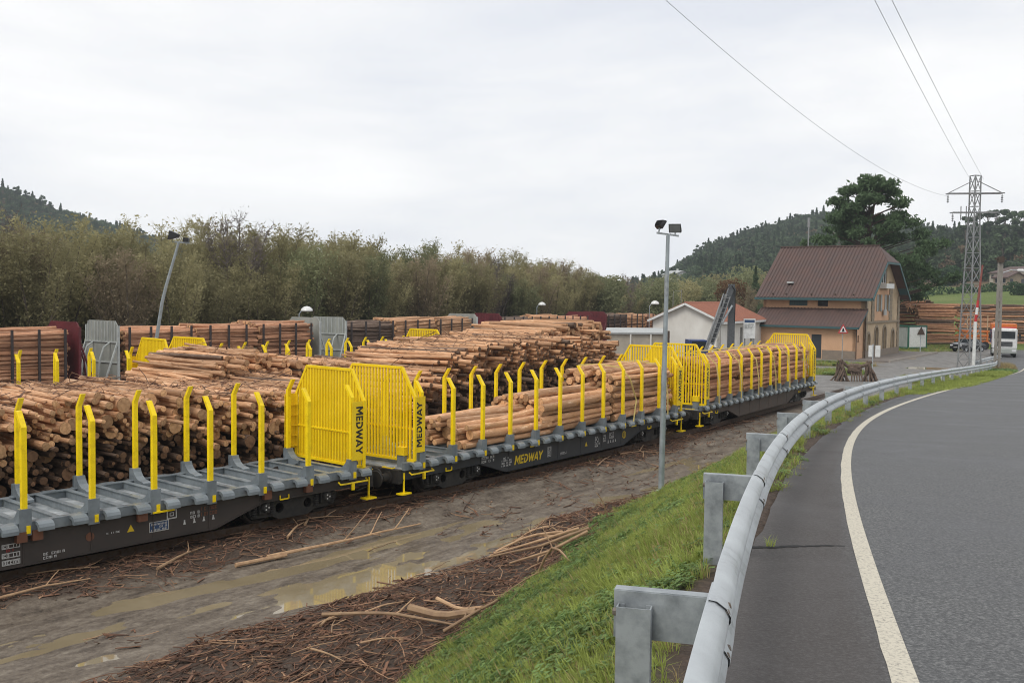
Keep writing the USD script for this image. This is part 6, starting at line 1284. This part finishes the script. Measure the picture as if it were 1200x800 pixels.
def lattice(t, c, h0, w0, w1, h, bay, leg_m='steel_grey', mid_m=None):
    lev = np.linspace(0, h, int(h / bay) + 1); W_ = lambda z: w0 + (w1 - w0) * min(1, z / (h * .82)) 
    crn = [(-1, -1), (1, -1), (1, 1), (-1, 1)]
    P = lambda i, z: np.array([crn[i][0] * W_(z), crn[i][1] * W_(z), z]) @ rotz(.35).T
    for i in range(4):
        m = MB()
        for a, b in zip(lev[:-1], lev[1:]): m.bar(P(i, a), P(i, b), .085, .085)
        part(t, 'leg', m, leg_m)
    for k, (a, b) in enumerate(zip(lev[:-1], lev[1:])):
        m = MB()
        for i in range(4):
            j = (i + 1) % 4; m.bar(P(i, a), P(j, b), .038, .038); m.bar(P(j, a), P(i, b), .038, .038) if a > h * .6 else None; m.bar(P(i, b), P(j, b), .04, .04)
        part(t, 'bracing', m, leg_m)
py = thing('lattice_pylon', 'tall grey lattice pylon with two crossarms behind the end of the guardrail', 'pylon', (36.5, 79.3, 0)); lattice(py, None, 0, .62, .28, 15.8, 1.2, mid_m='steel_rust')
ax_ = np.array([.98, -.2, 0])
def arm(z, L, brace): 
    m = MB()
    for o in (-.28, .28): m.bar(np.array([0, o, z]) - ax_ * L, np.array([0, o, z]) + ax_ * L, .08, .09)
    if brace:
        for s_ in (-1, 1): m.bar(np.array([0, 0, z + .95]) + ax_ * s_ * .25, np.array([0, 0, z]) + ax_ * s_ * L, .06, .06)
    for k in np.linspace(-L, L, 7): m.bar(np.array([0, -.28, z]) + ax_ * k, np.array([0, .28, z]) + ax_ * k, .05, .05)
    part(py, 'crossarm', m, 'steel_grey')
arm(14.4, 2.05, True); arm(12.9, 1.7, False)
for z, L in ((14.4, 2.0), (12.9, 1.6)):
    for s_ in (-1, 1):
        p = np.array([0, 0, z - .05]) + ax_ * s_ * L; mm = MB()
        for q in range(4): mm.lathe([(.03, 0), (.09, -.03), (.09, -.07), (.03, -.1)], p - [0, 0, .12 + q * .14], n=8)
        part(py, 'insulator', mm.bar(p, p - [0, 0, .7], .03, .03), 'steel_grey')
for s_, q in ((-1, .6), (-1, 1.0)): part(py, 'switch_rod', MB().bar(np.array([0, 0, 12.3]) + ax_ * s_ * q, np.array([0, 0, 13.4]) + ax_ * s_ * q, .06, .06), 'steel_grey')
bm = thing('barrier_post', 'white post with red and white upper half standing inside the pylon', 'post', (36.05, 77.6, 0)); part(bm, 'white_post', MB().tube([(0, 0, 0), (.05, 0, 4.3)], .13, 8), 'white_paint')
for k in range(8): part(bm, 'band', MB().tube([(.05 + k * .05, 0, 4.3 + k * .55), (.10 + k * .05, 0, 4.85 + k * .55)], .11 - k * .005, 8), ('red_paint', 'white_paint', 'red_paint', 'steel_rust', 'steel_rust', 'steel_rust', 'steel_rust', 'steel_rust')[k])
cp = thing('concrete_pole', 'weathered concrete utility pole with a white street light at the end of the guardrail', 'utility pole', (41.6, 85.2, 0))
for s_ in (-1, 1): part(cp, 'upright', MB().bar((s_ * .18, 0, -.2), (s_ * .10, 0, 9.4), .11, .22), 'concrete_pole')
for z in np.arange(.9, 9.2, .85): part(cp, 'rung', MB().box((0, 0, z), (.32 - z * .016, .16, .2)), 'concrete_pole')
part(cp, 'pole_head', MB().box((0, 0, 9.45), (.45, .4, .5)).bar((-.5, 0, 9.5), (.5, 0, 9.5), .08, .1), 'dark_wood'); part(cp, 'lamp_arm', MB().tube([(.1, 0, 8.3), (1.0, 0, 8.6), (1.5, 0, 8.55)], .04, 6), 'galvanised'); part(cp, 'lamp_head', MB().lathe([(0, -.4), (.1, -.3), (.13, .1), (.09, .4), (0, .45)], (1.8, 0, 8.55), (1, 0, -.05), 10), 'lamp_white')
def wire(label, a, b, sag, w=.009, n=40):
    t = np.linspace(-.55, 1, n)[:, None]; a, b = np.array(a, float), np.array(b, float); P = a + t * (b - a); P[:, 2] -= 4 * sag * ((t * (1 - t))[:, 0]); solo('overhead_wire', MB().tube(P, w, 4), 'wire_dark', label, 'wire')
pa = np.array([36.5, 79.3, 0])
wire('single sagging overhead wire running from the top crossarm to the top centre of the view', (4.43, 30, 14.76), pa - ax_ * 2.0 + [0, 0, 14.2], 1.05)
wire('left of the two steep overhead wires above the pylon', (10.63, 30, 14.84), pa - ax_ * .5 + [0, 0, 15.7], .12)
wire('right of the two steep overhead wires above the pylon', (11.14, 30, 14.85), pa + ax_ * .6 + [0, 0, 15.5], .12)
wire('thin wires from the concrete pole to the right', (47.0, 84.3, 8.4), (41.6, 85.2, 9.5), .1)

# ------------------------------------------------------------------ signs, stump, crane, vehicles, far stacks
sg = thing('warning_sign', 'red and white triangular warning sign on a pole before the station facade', 'sign', (30.7, 92.4, 0), .1)
part(sg, 'pole', MB().tube([(0, 0, 0), (0, 0, 3.6)], .035, 7), 'galvanised_dull'); part(sg, 'border', MB().ext([(-.5, 2.75), (.5, 2.75), (0, 3.62)], .02, (0, -.05, 0), (1, 0, 0), (0, 0, 1)), 'red_paint'); part(sg, 'face', MB().ext([(-.34, 2.85), (.34, 2.85), (0, 3.43)], .01, (0, -.073, 0), (1, 0, 0), (0, 0, 1)), 'white_paint'); part(sg, 'pictogram', MB().ext([(-.12, 2.9), (.12, 2.9), (.06, 3.2), (-.06, 3.2)], .006, (0, -.086, 0), (1, 0, 0), (0, 0, 1)), 'lettering_black')
sg = thing('triangle_sign', 'grey back of a triangular sign on a pole in front of the site office', 'sign', (46.4, 113.0, 0), .3); part(sg, 'pole', MB().tube([(0, 0, 0), (0, 0, 2.9)], .05, 6), 'galvanised'); part(sg, 'plate', MB().ext([(-.55, 1.95), (.55, 1.95), (0, 2.9)], .03, (0, -.05, 0), (1, 0, 0), (0, 0, 1)), 'dark_wood')
sg = thing('twin_panel_sign', 'sign with two white panels on one pole at the yard edge', 'sign', (26.5, 73.0, 0), -.1); part(sg, 'pole', MB().tube([(0, 0, 0), (0, 0, 2.65)], .045, 7), 'galvanised')
for x in (-.18, .34): part(sg, 'panel', MB().box((x, -.05, 2.15), (.36 if x > 0 else .28, .03, .85)), 'white_paint')
bd = thing('notice_board', 'pale blue and white notice board on two legs beside the crane', 'sign', (19.4, 81.5, 0), .15)
for x in (-.35, .4): part(bd, 'leg', MB().box((x, 0, 1.3), (.09, .09, 2.6)), 'steel_grey')
part(bd, 'board', MB().box((0, -.06, 3.42), (1.0, .05, 1.62)), 'lamp_white'); part(bd, 'heading', MB().box((0, -.09, 4.02), (.86, .012, .22)), 'blue_mark')
part(bd, 'text_lines', MB().ext(text_rows([11, 12, 10, 12, 9, 12], .07, .045, 31), .006, (-.42, -.092, 3.75), (1, 0, 0), (0, 0, 1)), 'steel_grey')
# uprooted stump
r_ = np.random.default_rng(601); sm = thing('tree_stump', 'uprooted dark tree stump with spreading roots at the edge of the yard', 'stump', (24.9, 72.0, 0)); 
def rootmesh(pts, r0, r1): return MB().tube(pts, np.linspace(r0, r1, len(pts)), 7)
b_ = trimesh.creation.icosphere(3, 1.0); vv = np.array(b_.vertices) * [.55, .38, .42]; vv *= (1 + .9 * (fbm(vv * 4 + 7, 3, 5)[:, None] - .5)); part(sm, 'stump_body', MB().add(vv + [-.05, 0, .88], b_.faces), 'root_wood')
for cx0, zc in ((-1.0, 1.45), (1.0, 1.30)):
    for k in range(15):
        a = 2 * PI * k / 15 + r_.uniform(-.3, .3); L = r_.uniform(.25, .75); top = np.array([cx0 + r_.normal(0, .10), r_.normal(0, .1), zc + r_.uniform(-.35, .2)]); e = np.array([cx0 * 1.05 + L * math.cos(a), .7 * L * math.sin(a), -.05]); mid_ = (top + e) / 2 + r_.normal(0, .09, 3)
        part(sm, 'root', MB().tube([top, mid_ * .5 + top * .5 + r_.normal(0, .05, 3), mid_, e * .7 + mid_ * .3, e], [.05, .075, .07, .06, .08], 6), 'root_wood')
    part(sm, 'root', MB().tube([(cx0 * .2, 0, 1.0), (cx0 * .6, .05, 1.12), (cx0, 0, zc), (cx0 * 1.25, .1, zc + .05)], [.16, .12, .11, .04], 7), 'root_wood')
for k in range(5): part(sm, 'root', MB().tube([(-.3 + k * .15, -.1, .8), (-.35 + k * .18, -.35, .4), (-.4 + k * .2, -.5, -.05)], [.09, .06, .04], 6), 'root_wood')
# loader crane behind the farthest wagon
cr_ = thing('loader_crane', 'dark grey folded timber loader crane standing before the white house', 'crane', (17.5, 80, 0), 0)
part(cr_, 'base', MB().box((-.9, .4, .75), (4.2, 2.3, .5)).box((-.2, .3, 1.3), (1.2, 1.4, .9)), 'crane_grey'); part(cr_, 'cab', MB().box((-2.6, .3, 1.75), (1.5, 2.0, 1.5)), 'truck_blue'); part(cr_, 'cab_window', MB().box((-2.6, -.71, 2.1), (1.1, .03, .6)), 'dark_glass')
for x in (-2.4, -.6, .6):
    for y in (-.7, 1.4): part(cr_, 'wheel', MB().lathe([(0, -.15), (.5, -.15), (.5, .15), (0, .15)], (x, y, .5), (0, 1, 0), 16), 'rubber')
part(cr_, 'column', MB().box((.1, 0, 4.1), (.50, .45, 5.2)), 'crane_grey'); part(cr_, 'column_head', MB().box((.05, 0, 6.75), (.42, .55, .5)).lathe([(0, -.32), (.2, -.32), (.2, .32), (0, .32)], (.05, 0, 6.8), (0, 1, 0), 10), 'crane_grey')
part(cr_, 'main_arm', MB().bar((-.05, -.25, 6.6), (-1.55, -.35, 2.2), .40, .42, up=(0, 1, 0)), 'crane_grey'); part(cr_, 'second_arm', MB().bar((-.55, -.55, 6.2), (-2.05, -.6, 1.7), .30, .3, up=(0, 1, 0)), 'steel_grey')
for o in (-.32, .25): part(cr_, 'ladder_rail', MB().bar((-.45 + o, -.75, 6.0), (-1.75 + o, -.8, 2.0), .06, .06), 'steel_grey')
for k in range(11): t__ = k / 10; part(cr_, 'ladder_rung', MB().bar((-.77 - 1.3 * t__, -.76, 5.9 - 4.0 * t__), (-.20 - 1.3 * t__, -.76, 5.9 - 4.0 * t__), .04, .04), 'steel_grey')
part(cr_, 'ram', MB().tube([(.05, -.4, 5.3), (-.75, -.45, 3.9)], .09, 8).tube([(-.75, -.45, 3.9), (-1.2, -.45, 3.1)], .06, 8), 'galvanised'); part(cr_, 'hose', MB().tube([(0, -.35, 6.9), (.25, -.4, 6.5), (.3, -.4, 5.5), (.28, -.35, 4.0)], .035, 6).tube([(-.2, -.5, 6.9), (-.6, -.7, 6.5), (-.9, -.8, 5.2)], .03, 6), 'rubber'); part(cr_, 'grapple', MB().bar((-1.5, -.5, 1.9), (-1.1, -.5, 1.75), .3, .25), 'crane_grey')
# dark car
cx_ = thing('parked_car', 'dark hatchback car on the yard road behind the pylon', 'car', (53.0, 115.5, 0), math.radians(205))
prof = [(-2.0, .30), (-2.0, .72), (-1.92, .92), (-1.55, 1.02), (-.9, 1.40), (-.3, 1.48), (.45, 1.44), (1.05, 1.04), (1.85, .90), (2.02, .72), (2.05, .32)]
body = MB().ext(prof, 1.66, (0, .83, 0), (1, 0, 0), (0, 0, 1)); v_, f_ = body.arrays(); v_ = v_.copy(); k_ = v_[:, 2] > .95; v_[k_, 1] *= 1 - .20 * np.clip((v_[k_, 2] - .95) / .5, 0, 1); part(cx_, 'body', MB().add(v_, f_), 'car_dark')
part(cx_, 'windscreen', MB().add([(1.02, -.68, 1.08), (1.02, .68, 1.08), (.52, .60, 1.42), (.52, -.60, 1.42)], [[0, 1, 2, 3]]), 'dark_glass'); v2 = [(.98, .80, 1.0), (-1.4, .80, 1.0), (-.85, .70, 1.38), (.42, .70, 1.40)]
for s_ in (-1, 1): part(cx_, 'side_window', MB().add([(x, s_ * (y + .012), z + .0) for x, y, z in v2], [[0, 1, 2, 3]]), 'dark_glass')
for x in (-1.25, 1.3):
    for s_ in (-1, 1): w_ = holder(cx_, 'wheel'); part(w_, 'tyre', MB().lathe([(.2, -.1), (.31, -.1), (.31, .1), (.2, .1)], (x, s_ * .76, .31), (0, s_, 0), 18), 'rubber'); part(w_, 'rim', MB().lathe([(0, .06), (.2, .09), (.2, -.05)], (x, s_ * .76, .31), (0, s_, 0), 14), 'galvanised')
for s_ in (-1, 1): part(cx_, 'headlight', MB().box((2.0, s_ * .62, .74), (.10, .36, .15)), 'headlight')
part(cx_, 'number_plate', MB().box((2.06, 0, .52), (.02, .5, .11)), 'white_paint'); part(cx_, 'grille', MB().box((2.05, 0, .68), (.03, .7, .12)), 'lamp_black'); part(cx_, 'bumper', MB().box((2.02, 0, .42), (.10, 1.6, .2)), 'lamp_black')
# white truck at the right edge
tk = thing('white_truck', 'white truck facing the road at the right edge of the view', 'truck', (52.2, 105.5, 0), math.radians(246))
def rb(c, s, ch=.12):
    x, y, z = np.array(s) / 2; pts = [(a * (x - i * ch), b * (y - j * ch), d * (z - k * ch)) for a in (-1, 1) for b in (-1, 1) for d in (-1, 1) for i, j, k in ((0, 1, 1), (1, 0, 1), (1, 1, 0))]
    h = trimesh.Trimesh(np.array(pts)).convex_hull; return MB().add(np.array(h.vertices) + c, h.faces)
part(tk, 'cab', rb((0, 0, 1.95), (1.7, 2.4, 2.2), .14), 'truck_white'); part(tk, 'windscreen', MB().add([(.862, -1.0, 1.95), (.862, 1.0, 1.95), (.80, .95, 2.78), (.80, -.95, 2.78)], [[0, 1, 2, 3]]).box((.84, 0, 2.35), (.03, 2.0, .75)), 'dark_glass'); part(tk, 'grille', MB().box((.87, 0, 1.40), (.05, 1.5, .50)), 'lamp_black')
for k in range(4): part(tk, 'grille_bar', MB().box((.90, 0, 1.22 + k * .12), (.03, 1.44, .03)), 'steel_grey')
part(tk, 'bumper', rb((.86, 0, .65), (.35, 2.42, .5), .06), 'container_grey')
for s_ in (-1, 1):
    part(tk, 'headlight', MB().box((1.04, s_ * .9, .72), (.04, .4, .2)), 'headlight'); part(tk, 'mirror', MB().box((.8, s_ * 1.42, 2.2), (.12, .22, .5)), 'lamp_black'); part(tk, 'side_window', MB().box((.05, s_ * 1.21, 2.3), (.9, .02, .7)), 'dark_glass')
    for x in (0, -3.4, -4.7): part(tk, 'wheel', MB().lathe([(0, -.14), (.5, -.14), (.52, -.1), (.52, .1), (.5, .14), (0, .14)], (x, s_ * 1.0, .52), (0, s_, 0), 18), 'rubber')
part(tk, 'chassis', MB().box((-2.9, 0, .95), (5.6, 1.0, .3)), 'bogie_black'); part(tk, 'tipper_body', MB().box((-3.5, 0, 2.1), (4.8, 2.4, 1.5)), 'truck_blue'); part(tk, 'load_cover', MB().box((-3.5, 0, 3.15), (4.9, 2.44, .6)), 'truck_orange'); part(tk, 'roof_bar', MB().box((.0, 0, 3.12), (.3, 2.2, .12)), 'red_paint')
# orange log trailer
ot = thing('log_trailer', 'orange log trailer with pale stakes parked beside the far log stacks', 'trailer', (55.9, 121.0, 0), .12)
for z in (1.0, 1.65, 2.2): part(ot, 'side_rail', MB().box((0, 0, z), (3.0, 2.3, .16)), 'truck_orange')
for x in (-1.3, -.45, .45, 1.3):
    part(ot, 'upright', MB().box((x, -1.1, 1.6), (.12, .12, 1.5)), 'truck_orange'); part(ot, 'stake', MB().box((x, -1.1, 3.2), (.08, .08, 1.9)), 'stone_pale')
for x in (-1.0, 1.0): part(ot, 'wheel', MB().lathe([(0, -.14), (.5, -.14), (.5, .14), (0, .14)], (x, -1.15, .5), (0, 1, 0), 16), 'rubber')
# stacks of logs at the far side of the yard, sides towards the road
def far_stack(key, c, a, wid, h, n0, seed):
    t = np.array([math.cos(a), math.sin(a)]); nn = np.array([-t[1], t[0]]); r = np.random.default_rng(seed); k = 0
    S, Z, R = pack(-2.2, 2.2, .1, lambda s: h + .15 * math.sin(3 * s), rs_mix(.10, .17, .05), seed, 900)
    for blk in range(int(wid / 5)):
        for i in range(len(S)):
            if S[i] > -1.6 and ((Z > Z[i]) & (np.abs(S - S[i]) < R * .7)).sum() > 1: continue
            p = np.array(c) + t * (blk * 5.1 + 2.5 + r.normal(0, .25)) + nn * S[i]; d = (*(t + nn * r.normal(0, .02)), r.normal(0, .012)); stuff_log((key, 'log_bark_red' if r.random() < .7 else 'log_bark_dark', 'log_end'), mat4(dirmat(d, roll=r.uniform(0, 6)), (*p, Z[i]), (5.0 * r.uniform(.9, 1.05), R[i], R[i])), int(r.integers(0, 6)))
far_stack('G', (52.5, 131), .0, 16, 5.3, 0, 701); far_stack('H', (46.5, 137), -.12, 11, 5.9, 0, 702)
SL['G'] = 'high log stacks across the yard behind the orange trailer'; SL['H'] = 'high log stack just right of the station gable, behind the site office'
flush_stuff(SL)
of2 = thing('orange_tarpaulin', 'orange tarpaulin heap on the log stack beside the station gable', 'tarpaulin', (51.0, 135.5, 5.9)); b_ = trimesh.creation.icosphere(3, 1.0); vv = np.array(b_.vertices) * [2.6, 1.2, .8]; vv *= 1 + .4 * (fbm(vv * 1.5 + 3, 3, 8)[:, None] - .5); part(of2, 'sheet', MB().add(vv, b_.faces), 'truck_orange', smooth=60)
# short marker posts along the guardrail's far end
for k, (px, yy_) in enumerate(((1106, 60), (1116, 63))):
    x = (px - 600) / 1167 * yy_; t = thing('marker_post', ('left' if k == 0 else 'right') + ' one of two short white marker posts in the grass under the far guardrail', 'post', (x, yy_, float(ground_z(x, yy_)))); part(t, 'post', MB().box((0, 0, .3), (.12, .12, .75)), 'white_paint'); part(t, 'reflector', MB().box((0, -.065, .55), (.08, .012, .12)), 'truck_orange')

# ------------------------------------------------------------------ haze
usdkit.material(stage, '/World/Looks/haze', {'v': ('principled_volume', {'color': (.86, .93, 1.), 'density': .00022, 'anisotropy': .2})}, [], volume='v.volume')
solo('haze', MB().box((0, 420, 44), (2400, 1600, 92)), 'haze', 'thin pale haze over the far hills', 'haze', kind='stuff')
